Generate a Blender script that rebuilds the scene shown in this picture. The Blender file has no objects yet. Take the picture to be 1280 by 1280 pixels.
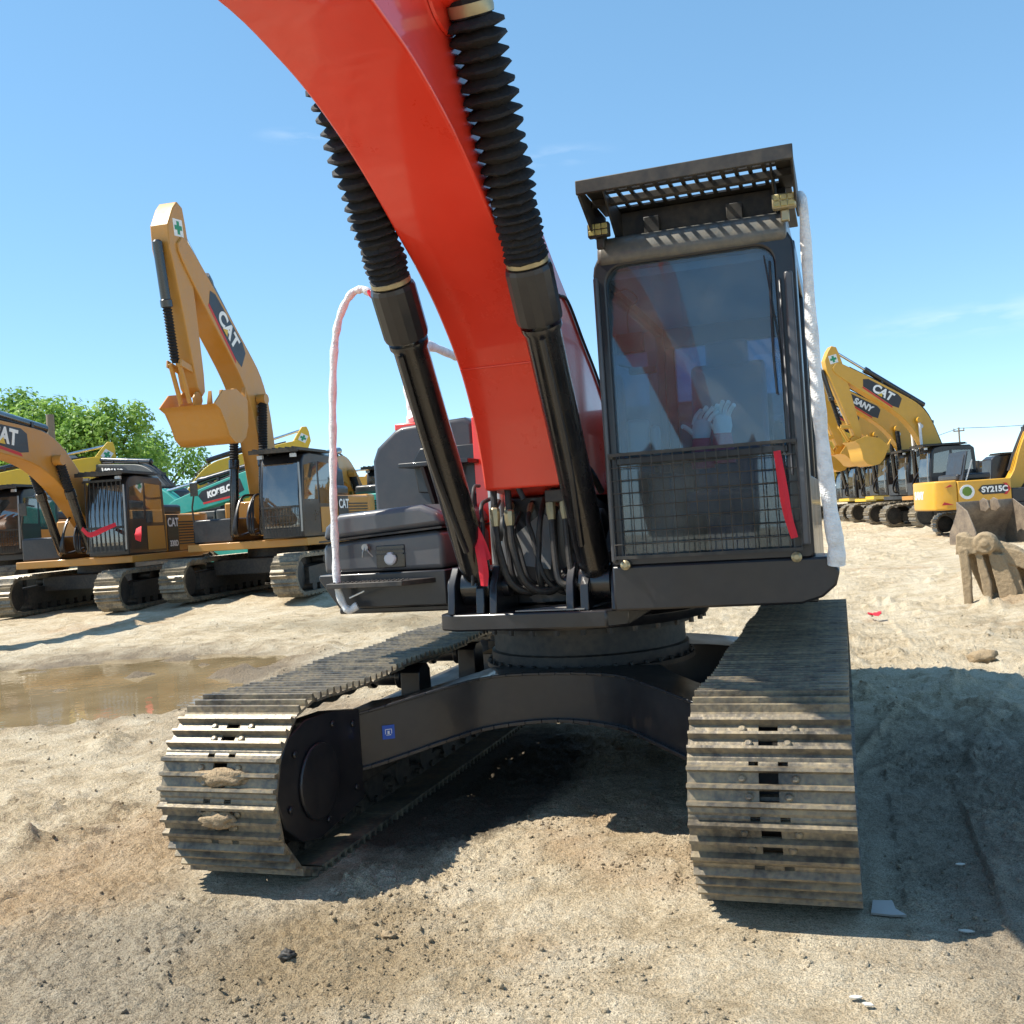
import bpy, bmesh, math, random
from mathutils import Vector, Matrix, noise
random.seed(7)
PI = math.pi
R = math.radians
sc = bpy.context.scene
COL = sc.collection

# ------------------------------------------------------------------ materials
def new_mat(name):
    m = bpy.data.materials.new(name); m.use_nodes = True
    nt = m.node_tree
    return m, nt, nt.nodes['Principled BSDF']

def N(nt, t, **kw):
    n = nt.nodes.new(t)
    for k, v in kw.items():
        if k.startswith('i_'): n.inputs[k[2:].replace('_', ' ')].default_value = v
        else: setattr(n, k, v)
    return n

def ramp(nt, stops):
    n = nt.nodes.new('ShaderNodeValToRGB'); cr = n.color_ramp
    while len(cr.elements) > 1: cr.elements.remove(cr.elements[-1])
    cr.elements[0].position = stops[0][0]; cr.elements[0].color = (*stops[0][1], 1)
    for p, c in stops[1:]:
        e = cr.elements.new(p); e.color = (*c, 1)
    return n

def paint(name, col, rough=.35, coat=0., dirt=.15, dirtcol=(.34, .27, .18), metal=0., scale=3., bump=.0, vary=.12, spec=.5):
    m, nt, b = new_mat(name)
    L = nt.links.new
    tc = N(nt, 'ShaderNodeTexCoord')
    n1 = N(nt, 'ShaderNodeTexNoise'); n1.inputs['Scale'].default_value = scale; n1.inputs['Detail'].default_value = 8; n1.inputs['Roughness'].default_value = .65
    oi = N(nt, 'ShaderNodeObjectInfo'); va = N(nt, 'ShaderNodeVectorMath', operation='MULTIPLY_ADD'); L(oi.outputs['Random'], va.inputs[0]); va.inputs[1].default_value = (37, 23, 51); L(tc.outputs['Object'], va.inputs[2])
    L(va.outputs[0], n1.inputs['Vector'])
    n2 = N(nt, 'ShaderNodeTexNoise'); n2.inputs['Scale'].default_value = scale * 7; n2.inputs['Detail'].default_value = 6
    L(tc.outputs['Object'], n2.inputs['Vector'])
    r1 = ramp(nt, [(.3, tuple(c * (1 - vary) for c in col)), (.7, tuple(min(1, c * (1 + vary)) for c in col))])
    L(n1.outputs['Fac'], r1.inputs['Fac'])
    mx = N(nt, 'ShaderNodeMix', data_type='RGBA')
    dm = N(nt, 'ShaderNodeMath', operation='MULTIPLY')
    L(n1.outputs['Fac'], dm.inputs[0]); L(n2.outputs['Fac'], dm.inputs[1])
    dr = N(nt, 'ShaderNodeMapRange'); dr.inputs['From Min'].default_value = .16; dr.inputs['From Max'].default_value = .42
    dr.inputs['To Max'].default_value = dirt
    L(dm.outputs[0], dr.inputs['Value'])
    L(dr.outputs[0], mx.inputs['Factor']); L(r1.outputs[0], mx.inputs['A']); mx.inputs['B'].default_value = (*dirtcol, 1)
    L(mx.outputs['Result'], b.inputs['Base Color'])
    rr = N(nt, 'ShaderNodeMapRange'); rr.inputs['From Min'].default_value = .3; rr.inputs['From Max'].default_value = .7
    rr.inputs['To Min'].default_value = max(.03, rough - .08); rr.inputs['To Max'].default_value = min(1, rough + .15)
    L(n1.outputs['Fac'], rr.inputs['Value']); L(rr.outputs[0], b.inputs['Roughness'])
    b.inputs['Metallic'].default_value = metal
    b.inputs['Coat Weight'].default_value = coat; b.inputs['Coat Roughness'].default_value = .06
    b.inputs['Specular IOR Level'].default_value = spec
    if bump:
        bp = N(nt, 'ShaderNodeBump'); bp.inputs['Strength'].default_value = bump; bp.inputs['Distance'].default_value = .01
        L(n2.outputs['Fac'], bp.inputs['Height']); L(bp.outputs[0], b.inputs['Normal'])
    return m

def glass_mat(name, tint, trans, dust=.05):
    m, nt, b = new_mat(name); L = nt.links.new
    nt.nodes.remove(b); out = nt.nodes['Material Output']
    tr = N(nt, 'ShaderNodeBsdfTransparent'); tr.inputs['Color'].default_value = (*tint, 1)
    gl = N(nt, 'ShaderNodeBsdfGlossy'); gl.inputs['Roughness'].default_value = .02; gl.inputs['Color'].default_value = (.95, .97, 1, 1)
    df = N(nt, 'ShaderNodeBsdfDiffuse'); df.inputs['Color'].default_value = (.5, .5, .46, 1)
    fr = N(nt, 'ShaderNodeFresnel'); fr.inputs['IOR'].default_value = 1.45
    ad = N(nt, 'ShaderNodeMath', operation='ADD', use_clamp=True); ad.inputs[1].default_value = 1 - trans
    L(fr.outputs[0], ad.inputs[0])
    m1 = N(nt, 'ShaderNodeMixShader'); m2 = N(nt, 'ShaderNodeMixShader')
    L(ad.outputs[0], m1.inputs['Fac']); L(tr.outputs[0], m1.inputs[1]); L(gl.outputs[0], m1.inputs[2])
    tc = N(nt, 'ShaderNodeTexCoord'); n1 = N(nt, 'ShaderNodeTexNoise'); n1.inputs['Scale'].default_value = 4; n1.inputs['Detail'].default_value = 8
    L(tc.outputs['Object'], n1.inputs['Vector'])
    mr = N(nt, 'ShaderNodeMapRange'); mr.inputs['From Min'].default_value = .35; mr.inputs['From Max'].default_value = .75
    mr.inputs['To Min'].default_value = dust * .4; mr.inputs['To Max'].default_value = dust * 1.6
    L(n1.outputs['Fac'], mr.inputs['Value']); L(mr.outputs[0], m2.inputs['Fac'])
    L(m1.outputs[0], m2.inputs[1]); L(df.outputs[0], m2.inputs[2]); L(m2.outputs[0], out.inputs['Surface'])
    return m

M = {}
M['orange'] = paint('orange_red_paint', (.84, .044, .020), .28, .7, .02, scale=1.2, vary=.05)
M['black'] = paint('satin_black_paint', (.010, .0105, .014), .34, .25, .03, scale=2.5, vary=.2)
M['blackglos'] = paint('gloss_black_paint', (.009, .009, .011), .22, .5, .02, scale=4, vary=.2)
M['dusty'] = paint('dusty_black_paint', (.020, .020, .020), .5, .0, .16, scale=3, vary=.25)
M['grey'] = paint('dark_grey_paint', (.070, .074, .084), .36, .25, .08, scale=2, vary=.1)
M['grey2'] = paint('charcoal_paint', (.036, .039, .047), .42, .2, .06, scale=2, vary=.1)
M['glassrear'] = None
M['roofdust'] = paint('dusty_roof_paint', (.10, .105, .10), .40, .3, .35, scale=4, vary=.2)
M['rubber'] = paint('black_rubber', (.014, .014, .015), .55, 0, .10, scale=8)
M['canvas'] = paint('black_canvas', (.007, .007, .009), .8, 0, .04, scale=10, bump=.25)
M['steel'] = paint('worn_track_steel', (.135, .118, .095), .42, 0, .85, dirtcol=(.36, .285, .17), metal=.25, scale=5, bump=.4, vary=.5)
M['chain'] = paint('oily_chain_steel', (.05, .045, .04), .5, 0, .4, metal=.5, scale=9)
M['chrome'] = paint('chrome_rod', (.6, .6, .6), .15, 0, .02, metal=1)
M['brass'] = paint('plated_fitting', (.42, .36, .22), .35, 0, .1, metal=.6)
M['zinc'] = paint('bare_metal_fitting', (.35, .34, .32), .38, 0, .1, metal=.6)
M['red'] = paint('red_cloth', (.62, .012, .03), .7, 0, .03, scale=10)
M['blue'] = paint('blue_sticker', (.02, .09, .42), .5, 0, .02)
M['white'] = paint('white_paint', (.75, .75, .74), .5, 0, .06)
M['lettering'] = paint('white_lettering', (.82, .82, .8), .5, 0, .02)
M['lens'] = paint('lamp_lens', (.42, .36, .12), .25, .5, .1, scale=25)
M['lamp'] = paint('lamp_glass', (.55, .56, .58), .12, .6, .05)
M['green'] = paint('green_sticker', (.02, .26, .12), .5, 0, .02)
M['plate'] = paint('galvanised_plate', (.22, .22, .22), .45, 0, .2, metal=.2)
M['seat'] = paint('navy_seat_fabric', (.035, .05, .10), .6, 0, .05)
M['cuff'] = paint('pink_cuff', (.55, .06, .10), .7, 0, .02)
M['glove'] = paint('white_cotton', (.72, .72, .68), .8, 0, .05)
M['lining'] = paint('grey_cab_lining', (.20, .25, .31), .7, 0, .05)
M['cat'] = paint('ochre_yellow_paint', (.50, .225, .030), .42, .15, .18, scale=1.5, vary=.08)
M['catlight'] = paint('golden_yellow_paint', (.62, .33, .03), .42, .15, .14, scale=1.5, vary=.08)
M['sany'] = paint('warm_yellow_paint', (.66, .335, .022), .40, .2, .14, scale=1.5, vary=.08)
M['bright'] = paint('bright_yellow_paint', (.70, .44, .015), .42, .15, .12, scale=1.5, vary=.06)
M['amber'] = paint('deep_amber_paint', (.66, .24, .02), .42, .15, .2, scale=1.5, vary=.08)
M['slate'] = paint('slate_grey_paint', (.055, .062, .066), .45, .1, .2, scale=1.5)
M['teal'] = paint('teal_paint', (.02, .33, .27), .45, .1, .12, scale=1.5)
M['ink'] = paint('black_decal', (.016, .017, .022), .4, .1, .05)
M['decalred'] = paint('red_decal', (.55, .03, .03), .5, 0, .02)
M['worn'] = paint('worn_bucket_steel', (.19, .145, .11), .55, 0, .6, metal=.2, scale=3, bump=.3, vary=.3)
M['wood'] = paint('weathered_wood', (.20, .165, .12), .8, 0, .2, scale=4, bump=.4)
M['paper'] = paint('pale_litter', (.62, .58, .5), .8, 0, .1)
M['glassrear'] = glass_mat('rear_tinted_glass', (.16, .27, .36), .98, .12)
M['glass'] = glass_mat('tinted_windscreen', (.66, .84, .96), .985, .09)
M['glassfar'] = glass_mat('far_cab_glass', (.25, .3, .33), .88, .10)

def foam_mat():
    m, nt, b = new_mat('foam_wrap'); L = nt.links.new
    tc = N(nt, 'ShaderNodeTexCoord'); v = N(nt, 'ShaderNodeTexVoronoi'); v.inputs['Scale'].default_value = 95
    n = N(nt, 'ShaderNodeTexNoise'); n.inputs['Scale'].default_value = 22; n.inputs['Detail'].default_value = 6
    L(tc.outputs['Object'], v.inputs['Vector']); L(tc.outputs['Object'], n.inputs['Vector'])
    r = ramp(nt, [(.25, (.60, .59, .58)), (.55, (.84, .83, .81))]); L(n.outputs['Fac'], r.inputs['Fac']); L(r.outputs[0], b.inputs['Base Color'])
    b.inputs['Roughness'].default_value = .45
    ad = N(nt, 'ShaderNodeMath', operation='ADD'); L(v.outputs['Distance'], ad.inputs[0]); L(n.outputs['Fac'], ad.inputs[1])
    bp = N(nt, 'ShaderNodeBump'); bp.inputs['Strength'].default_value = .6; bp.inputs['Distance'].default_value = .006
    L(ad.outputs[0], bp.inputs['Height']); L(bp.outputs[0], b.inputs['Normal'])
    return m
M['foam'] = foam_mat()

def soil_mat(name, loose=False):
    m, nt, b = new_mat(name); L = nt.links.new
    g = N(nt, 'ShaderNodeNewGeometry')
    def nz(scale, detail=6, rough=.6, vec=None):
        n = N(nt, 'ShaderNodeTexNoise'); n.inputs['Scale'].default_value = scale; n.inputs['Detail'].default_value = detail; n.inputs['Roughness'].default_value = rough
        L(vec or g.outputs['Position'], n.inputs['Vector']); return n
    mp = N(nt, 'ShaderNodeMapping'); mp.inputs['Rotation'].default_value = (0, 0, R(22)); mp.inputs['Scale'].default_value = (1, .22, 1)
    L(g.outputs['Position'], mp.inputs['Vector'])
    big = nz(.35, 5); streak = nz(.9, 7, .6, mp.outputs[0]); mid = nz(3.2, 8, .65); fine = nz(38, 7, .7); grit = nz(150, 3, .6)
    c1 = ramp(nt, [(.45, (.24, .17, .105)), (.55, (.47, .37, .235)), (.63, (.62, .505, .34)), (.74, (.72, .62, .455))])
    s = N(nt, 'ShaderNodeMath', operation='MULTIPLY_ADD'); L(mid.outputs['Fac'], s.inputs[0]); s.inputs[1].default_value = .55
    s2 = N(nt, 'ShaderNodeMath', operation='MULTIPLY_ADD'); L(streak.outputs['Fac'], s2.inputs[0]); s2.inputs[1].default_value = .34
    s3 = N(nt, 'ShaderNodeMath', operation='MULTIPLY'); L(fine.outputs['Fac'], s3.inputs[0]); s3.inputs[1].default_value = .40
    L(s3.outputs[0], s2.inputs[2]); L(s2.outputs[0], s.inputs[2]); L(s.outputs[0], c1.inputs['Fac'])
    # orange clay patches
    mo = N(nt, 'ShaderNodeMix', data_type='RGBA'); ro = N(nt, 'ShaderNodeMapRange'); ro.inputs['From Min'].default_value = .56; ro.inputs['From Max'].default_value = .70; ro.inputs['To Max'].default_value = .55
    L(big.outputs['Fac'], ro.inputs['Value']); L(ro.outputs[0], mo.inputs['Factor']); L(c1.outputs[0], mo.inputs['A']); mo.inputs['B'].default_value = (.42, .235, .105, 1)
    # grey gravel, damp mud and other tinted patches, each with its own place on the yard
    sep = N(nt, 'ShaderNodeSeparateXYZ'); L(g.outputs['Position'], sep.inputs[0])
    def blob(cx, cy, rx, ry, soft, wob=.5):
        dx = N(nt, 'ShaderNodeMath', operation='SUBTRACT'); L(sep.outputs[0], dx.inputs[0]); dx.inputs[1].default_value = cx
        dy = N(nt, 'ShaderNodeMath', operation='SUBTRACT'); L(sep.outputs[1], dy.inputs[0]); dy.inputs[1].default_value = cy
        ax = N(nt, 'ShaderNodeMath', operation='DIVIDE'); L(dx.outputs[0], ax.inputs[0]); ax.inputs[1].default_value = rx
        ay = N(nt, 'ShaderNodeMath', operation='DIVIDE'); L(dy.outputs[0], ay.inputs[0]); ay.inputs[1].default_value = ry
        cv = N(nt, 'ShaderNodeCombineXYZ'); L(ax.outputs[0], cv.inputs[0]); L(ay.outputs[0], cv.inputs[1])
        ln = N(nt, 'ShaderNodeVectorMath', operation='LENGTH'); L(cv.outputs[0], ln.inputs[0])
        w = N(nt, 'ShaderNodeMath', operation='MULTIPLY_ADD'); L(mid.outputs['Fac'], w.inputs[0]); w.inputs[1].default_value = wob; L(ln.outputs['Value'], w.inputs[2])
        r_ = N(nt, 'ShaderNodeMapRange'); r_.inputs['From Min'].default_value = 1 + wob * .5 + soft; r_.inputs['From Max'].default_value = 1 + wob * .5 - soft
        L(w.outputs[0], r_.inputs['Value']); return r_.outputs[0]
    def mixin(prev, fac, col):
        x = N(nt, 'ShaderNodeMix', data_type='RGBA'); L(fac, x.inputs['Factor']); L(prev, x.inputs['A']); x.inputs['B'].default_value = (*col, 1); return x.outputs['Result']
    def scaled(f, k):
        q = N(nt, 'ShaderNodeMath', operation='MULTIPLY'); L(f, q.inputs[0]); q.inputs[1].default_value = k; return q.outputs[0]
    c = mo.outputs['Result']
    c = mixin(c, scaled(blob(-1.2, -3.1, 1.0, .75, .5), .65), (.30, .265, .205))
    c = mixin(c, scaled(blob(-.4, -2.9, .6, .5, .35), .5), (.33, .22, .095))
    c = mixin(c, scaled(blob(-2.3, -1.9, .55, 1.1, .35), .5), (.40, .24, .11))
    c = mixin(c, scaled(blob(2.6, -.6, 1.1, 2.4, .3), .55), (.19, .165, .145))  # darker grey-brown patch right of the right track
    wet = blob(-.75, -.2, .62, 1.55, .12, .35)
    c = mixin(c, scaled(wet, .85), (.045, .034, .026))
    rim = blob(-8.0, 3.7, 3.5, 3.0, .22, .5)
    c = mixin(c, scaled(rim, .85), (.19, .145, .10))
    c = mixin(c, scaled(blob(-5.5, 9.2, 3.5, 1.0, .4), .5), (.22, .18, .11))
    c = mixin(c, scaled(blob(-3.3, 1.5, 1.3, 1.2, .35), .45), (.23, .18, .13))
    gr = ramp(nt, [(.38, (.42, .41, .40)), (.52, (1, 1, 1)), (.66, (1.25, 1.22, 1.18))]); L(grit.outputs['Fac'], gr.inputs['Fac'])
    ml = N(nt, 'ShaderNodeMix', data_type='RGBA', blend_type='MULTIPLY'); ml.inputs['Factor'].default_value = .8
    L(c, ml.inputs['A']); L(gr.outputs[0], ml.inputs['B']); L(ml.outputs['Result'], b.inputs['Base Color'])
    ra = N(nt, 'ShaderNodeMapRange'); L(wet, ra.inputs['Value']); ra.inputs['To Min'].default_value = .92; ra.inputs['To Max'].default_value = .85
    L(ra.outputs[0], b.inputs['Roughness']); b.inputs['Specular IOR Level'].default_value = .25
    h = N(nt, 'ShaderNodeMath', operation='MULTIPLY_ADD'); L(mid.outputs['Fac'], h.inputs[0]); h.inputs[1].default_value = 1.6
    h2 = N(nt, 'ShaderNodeMath', operation='MULTIPLY_ADD'); L(fine.outputs['Fac'], h2.inputs[0]); h2.inputs[1].default_value = .5
    h3 = N(nt, 'ShaderNodeMath', operation='MULTIPLY'); L(grit.outputs['Fac'], h3.inputs[0]); h3.inputs[1].default_value = .12
    L(h3.outputs[0], h2.inputs[2]); L(h2.outputs[0], h.inputs[2])
    bp = N(nt, 'ShaderNodeBump'); bp.inputs['Strength'].default_value = 1.; bp.inputs['Distance'].default_value = .075
    L(h.outputs[0], bp.inputs['Height']); L(bp.outputs[0], b.inputs['Normal'])
    return m
M['soil'] = soil_mat('dry_yard_soil')
M['clod'] = paint('dry_clod_soil', (.44, .365, .235), .95, 0, .5, dirtcol=(.34, .27, .17), scale=9, bump=.8, vary=.2)
M['mud'] = paint('dried_mud', (.37, .275, .165), .95, 0, .7, dirtcol=(.19, .135, .08), scale=12, bump=1., vary=.25)

def water_mat():
    m, nt, b = new_mat('muddy_water'); L = nt.links.new
    g = N(nt, 'ShaderNodeNewGeometry'); n = N(nt, 'ShaderNodeTexNoise'); n.inputs['Scale'].default_value = .9; n.inputs['Detail'].default_value = 5
    L(g.outputs['Position'], n.inputs['Vector'])
    r = ramp(nt, [(.35, (.20, .145, .075)), (.65, (.30, .225, .125))]); L(n.outputs['Fac'], r.inputs['Fac']); L(r.outputs[0], b.inputs['Base Color'])
    b.inputs['Roughness'].default_value = .04; b.inputs['IOR'].default_value = 1.33; b.inputs['Specular IOR Level'].default_value = .5
    n2 = N(nt, 'ShaderNodeTexNoise'); n2.inputs['Scale'].default_value = 6; L(g.outputs['Position'], n2.inputs['Vector'])
    bp = N(nt, 'ShaderNodeBump'); bp.inputs['Strength'].default_value = .08; bp.inputs['Distance'].default_value = .02
    L(n2.outputs['Fac'], bp.inputs['Height']); L(bp.outputs[0], b.inputs['Normal'])
    return m
M['water'] = water_mat()

def leaf_mat(name, a, b_):
    m, nt, b = new_mat(name); L = nt.links.new
    g = N(nt, 'ShaderNodeNewGeometry')
    n = N(nt, 'ShaderNodeTexNoise'); n.inputs['Scale'].default_value = .8; n.inputs['Detail'].default_value = 4; L(g.outputs['Position'], n.inputs['Vector'])
    ad = N(nt, 'ShaderNodeMath', operation='MULTIPLY_ADD'); L(g.outputs['Random Per Island'], ad.inputs[0]); ad.inputs[1].default_value = .4; L(n.outputs['Fac'], ad.inputs[2])
    r = ramp(nt, [(.4, a), (.95, b_)]); L(ad.outputs[0], r.inputs['Fac']); L(r.outputs[0], b.inputs['Base Color'])
    b.inputs['Roughness'].default_value = .55
    out = nt.nodes['Material Output']; tl = N(nt, 'ShaderNodeBsdfTranslucent'); L(r.outputs[0], tl.inputs['Color'])
    mx = N(nt, 'ShaderNodeMixShader'); mx.inputs['Fac'].default_value = .45
    L(b.outputs[0], mx.inputs[1]); L(tl.outputs[0], mx.inputs[2]); L(mx.outputs[0], out.inputs['Surface'])
    return m
M['leafa'] = leaf_mat('green_leaves', (.10, .21, .035), (.24, .40, .07))
M['leafb'] = leaf_mat('yellow_green_leaves', (.14, .27, .04), (.33, .50, .10))
M['bark'] = paint('tree_bark', (.12, .09, .06), .9, 0, .1, scale=5, bump=.5)

# ------------------------------------------------------------------ mesh builder
class MB:
    def __init__(s): s.v = []; s.f = []; s.mi = []; s.cur = 0
    def add(s, vs, fs):
        o = len(s.v); s.v += [tuple(v) for v in vs]
        for f in fs: s.f.append([o + i for i in f]); s.mi.append(s.cur)
        return s
    def box(s, x0, x1, y0, y1, z0, z1, mat=None):
        vs = [Vector((x, y, z)) for z in (z0, z1) for y in (y0, y1) for x in (x0, x1)]
        if mat: vs = [mat @ v for v in vs]
        return s.add(vs, [(0, 2, 3, 1), (4, 5, 7, 6), (0, 1, 5, 4), (2, 6, 7, 3), (0, 4, 6, 2), (1, 3, 7, 5)])
    def fz(s, prof, x0, x1):
        """extrude a (forward, height) outline across x"""
        n = len(prof)
        vs = [(x0, -a, b) for a, b in prof] + [(x1, -a, b) for a, b in prof]
        fs = [tuple(range(n)), tuple(range(2 * n - 1, n - 1, -1))]
        fs += [(i, i + n, (i + 1) % n + n, (i + 1) % n) for i in range(n)]
        return s.add(vs, fs)
    def xz(s, prof, y0, y1):
        n = len(prof)
        vs = [(a, y0, b) for a, b in prof] + [(a, y1, b) for a, b in prof]
        fs = [tuple(range(n)), tuple(range(2 * n - 1, n - 1, -1))]
        fs += [(i, i + n, (i + 1) % n + n, (i + 1) % n) for i in range(n)]
        return s.add(vs, fs)
    def xy(s, prof, z0, z1):
        n = len(prof)
        vs = [(a, b, z0) for a, b in prof] + [(a, b, z1) for a, b in prof]
        fs = [tuple(range(n)), tuple(range(2 * n - 1, n - 1, -1))]
        fs += [(i, i + n, (i + 1) % n + n, (i + 1) % n) for i in range(n)]
        return s.add(vs, fs)
    def lathe(s, p0, p1, prof, n=24, wob=0.):
        """prof: list of (t, r); t is metres along p0->p1"""
        p0 = Vector(p0); d = (Vector(p1) - p0).normalized()
        u = d.orthogonal().normalized(); w = d.cross(u)
        vs = []
        for t, r in prof:
            for k in range(n):
                a = 2 * PI * k / n; rr = r * (1 + wob * random.uniform(-1, 1))
                vs.append(p0 + d * (t + wob * .15 * random.uniform(-1, 1)) + (u * math.cos(a) + w * math.sin(a)) * rr)
        fs = []
        for i in range(len(prof) - 1):
            for k in range(n):
                k2 = (k + 1) % n
                fs.append((i * n + k, i * n + k2, (i + 1) * n + k2, (i + 1) * n + k))
        fs.append(tuple(range(n - 1, -1, -1))); fs.append(tuple((len(prof) - 1) * n + k for k in range(n)))
        return s.add(vs, fs)
    def cyl(s, p0, p1, r0, r1=None, n=20):
        L = (Vector(p1) - Vector(p0)).length
        return s.lathe(p0, p1, [(0, r0), (L, r0 if r1 is None else r1)], n)
    def tube(s, pts, r, n=10, rf=None):
        pts = [Vector(p) for p in pts]
        up = Vector((.13, .31, .94)).normalized(); vs = []
        prev = None
        for i, p in enumerate(pts):
            d = (pts[min(i + 1, len(pts) - 1)] - pts[max(i - 1, 0)]).normalized()
            u = (prev - d * prev.dot(d)).normalized() if prev else d.cross(up).normalized()
            prev = u; w = d.cross(u)
            rr = rf(i / (len(pts) - 1)) * r if rf else r
            for k in range(n):
                a = 2 * PI * k / n; vs.append(p + (u * math.cos(a) + w * math.sin(a)) * rr)
        fs = [(i * n + k, i * n + (k + 1) % n, (i + 1) * n + (k + 1) % n, (i + 1) * n + k) for i in range(len(pts) - 1) for k in range(n)]
        fs.append(tuple(range(n - 1, -1, -1))); fs.append(tuple((len(pts) - 1) * n + k for k in range(n)))
        return s.add(vs, fs)
    def tf(s, m):
        s.v = [tuple(m @ Vector(v)) for v in s.v]; return s
    def mesh(s, name, mats, sharp=35):
        me = bpy.data.meshes.new(name); me.from_pydata(s.v, [], s.f)
        for m in (mats if isinstance(mats, (list, tuple)) else [mats]): me.materials.append(M[m] if isinstance(m, str) else m)
        me.polygons.foreach_set('material_index', s.mi)
        bm = bmesh.new(); bm.from_mesh(me)
        bmesh.ops.recalc_face_normals(bm, faces=bm.faces)
        for f in bm.faces: f.smooth = True
        th = R(sharp)
        for e in bm.edges:
            if len(e.link_faces) != 2 or e.calc_face_angle(0) > th: e.smooth = False
        bm.to_mesh(me); bm.free(); me.update()
        return me
    def build(s, name, mats, parent=None, bevel=0., sharp=35, seg=2):
        o = bpy.data.objects.new(name, s.mesh(name, mats, sharp)); COL.objects.link(o)
        if parent: o.parent = parent
        if bevel:
            b = o.modifiers.new('bevel', 'BEVEL'); b.width = bevel; b.segments = seg; b.limit_method = 'ANGLE'; b.angle_limit = R(40); b.harden_normals = False
        return o

def catmull(pts, k=8):
    P = [Vector(p) for p in pts]; P = [P[0] * 2 - P[1]] + P + [P[-1] * 2 - P[-2]]; out = []
    for i in range(1, len(P) - 2):
        for j in range(k):
            t = j / k; a, b, c, d = P[i - 1], P[i], P[i + 1], P[i + 2]
            out.append(.5 * ((2 * b) + (c - a) * t + (2 * a - 5 * b + 4 * c - d) * t * t + (3 * b - a - 3 * c + d) * t ** 3))
    out.append(P[-2]); return out

def tag(o, label, cat, group=None, kind=None):
    if label: o['label'] = label
    if cat: o['category'] = cat
    if group: o['group'] = group
    if kind: o['kind'] = kind
    return o

def empty(name, loc=(0, 0, 0), rz=0):
    o = bpy.data.objects.new(name, None); COL.objects.link(o); o.location = loc; o.rotation_euler = (0, 0, rz); o.empty_display_size = .3
    return o

def textobj(txt, size, org, xdir, ydir, mat, parent, name='lettering', bold=.0, sx=1., shear=0.):
    cu = bpy.data.curves.new('txt', 'FONT'); cu.body = txt; cu.size = size; cu.extrude = .002; cu.offset = bold; cu.shear = shear
    cu.align_x = 'CENTER'; cu.align_y = 'CENTER'
    t = bpy.data.objects.new('txt', cu); me = bpy.data.meshes.new_from_object(t); bpy.data.objects.remove(t); bpy.data.curves.remove(cu)
    xd = Vector(xdir).normalized(); yd = Vector(ydir); yd = (yd - xd * yd.dot(xd)).normalized(); zd = xd.cross(yd)
    mt = Matrix((xd * sx, yd, zd)).transposed().to_4x4(); mt.translation = Vector(org)
    me.transform(mt); me.materials.clear(); me.materials.append(M[mat]); me.name = name
    o = bpy.data.objects.new(name, me); COL.objects.link(o)
    if parent: o.parent = parent
    return o

# ------------------------------------------------------------------ world, sun, camera
w = bpy.data.worlds.new('World'); sc.world = w; w.use_nodes = True
nt = w.node_tree; bg = nt.nodes['Background']; L = nt.links.new
sky = nt.nodes.new('ShaderNodeTexSky'); sky.sky_type = 'NISHITA'; sky.sun_disc = False
SUN = Vector((-.70, -.19, 1.0)).normalized()
sky.sun_elevation = math.asin(SUN.z); sky.sun_rotation = math.atan2(SUN.x, SUN.y) % (2 * PI)
sky.altitude = 3000; sky.air_density = .8; sky.dust_density = 0; sky.ozone_density = 2.2
# a few thin wisps of cloud, fixed in the sky
tc = nt.nodes.new('ShaderNodeTexCoord')
nz = nt.nodes.new('ShaderNodeTexNoise'); nz.inputs['Scale'].default_value = 16; nz.inputs['Detail'].default_value = 7
mp = nt.nodes.new('ShaderNodeMapping'); mp.inputs['Scale'].default_value = (1, 1, 5); L(tc.outputs['Generated'], mp.inputs['Vector']); L(mp.outputs[0], nz.inputs['Vector'])
acc = None
for d, wd in (((.12, .981, .15), 42), ((-.24, .91, .337), 75), ((-.446, .818, .363), 95)):
    sb = nt.nodes.new('ShaderNodeVectorMath'); sb.operation = 'SUBTRACT'; L(tc.outputs['Generated'], sb.inputs[0]); sb.inputs[1].default_value = Vector(d).normalized()
    mu = nt.nodes.new('ShaderNodeVectorMath'); mu.operation = 'MULTIPLY'; L(sb.outputs[0], mu.inputs[0]); mu.inputs[1].default_value = (1, 1, 6)
    ln = nt.nodes.new('ShaderNodeVectorMath'); ln.operation = 'LENGTH'; L(mu.outputs[0], ln.inputs[0])
    mr = nt.nodes.new('ShaderNodeMapRange'); mr.interpolation_type = 'SMOOTHSTEP'; mr.inputs['From Min'].default_value = 5.5 / wd; mr.inputs['From Max'].default_value = 0; mr.inputs['To Max'].default_value = 1
    L(ln.outputs['Value'], mr.inputs['Value'])
    if acc is None: acc = mr.outputs[0]
    else:
        a = nt.nodes.new('ShaderNodeMath'); a.operation = 'ADD'; L(acc, a.inputs[0]); L(mr.outputs[0], a.inputs[1]); acc = a.outputs[0]
nr = nt.nodes.new('ShaderNodeMapRange'); nr.inputs['From Min'].default_value = .46; nr.inputs['From Max'].default_value = .74; nr.inputs['To Max'].default_value = .30
L(nz.outputs['Fac'], nr.inputs['Value'])
mm = nt.nodes.new('ShaderNodeMath'); mm.operation = 'MULTIPLY'; L(acc, mm.inputs[0]); L(nr.outputs[0], mm.inputs[1])
mx = nt.nodes.new('ShaderNodeMix'); mx.data_type = 'RGBA'; L(mm.outputs[0], mx.inputs['Factor']); hs_ = nt.nodes.new('ShaderNodeHueSaturation'); hs_.inputs['Saturation'].default_value = 1.36; hs_.inputs['Hue'].default_value = .489; hs_.inputs['Value'].default_value = 1.66; gm_ = nt.nodes.new('ShaderNodeGamma'); gm_.inputs['Gamma'].default_value = .6; L(sky.outputs[0], gm_.inputs['Color']); L(gm_.outputs[0], hs_.inputs['Color']); L(hs_.outputs[0], mx.inputs['A']); mx.inputs['B'].default_value = (4.6, 4.8, 5.0, 1)
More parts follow.
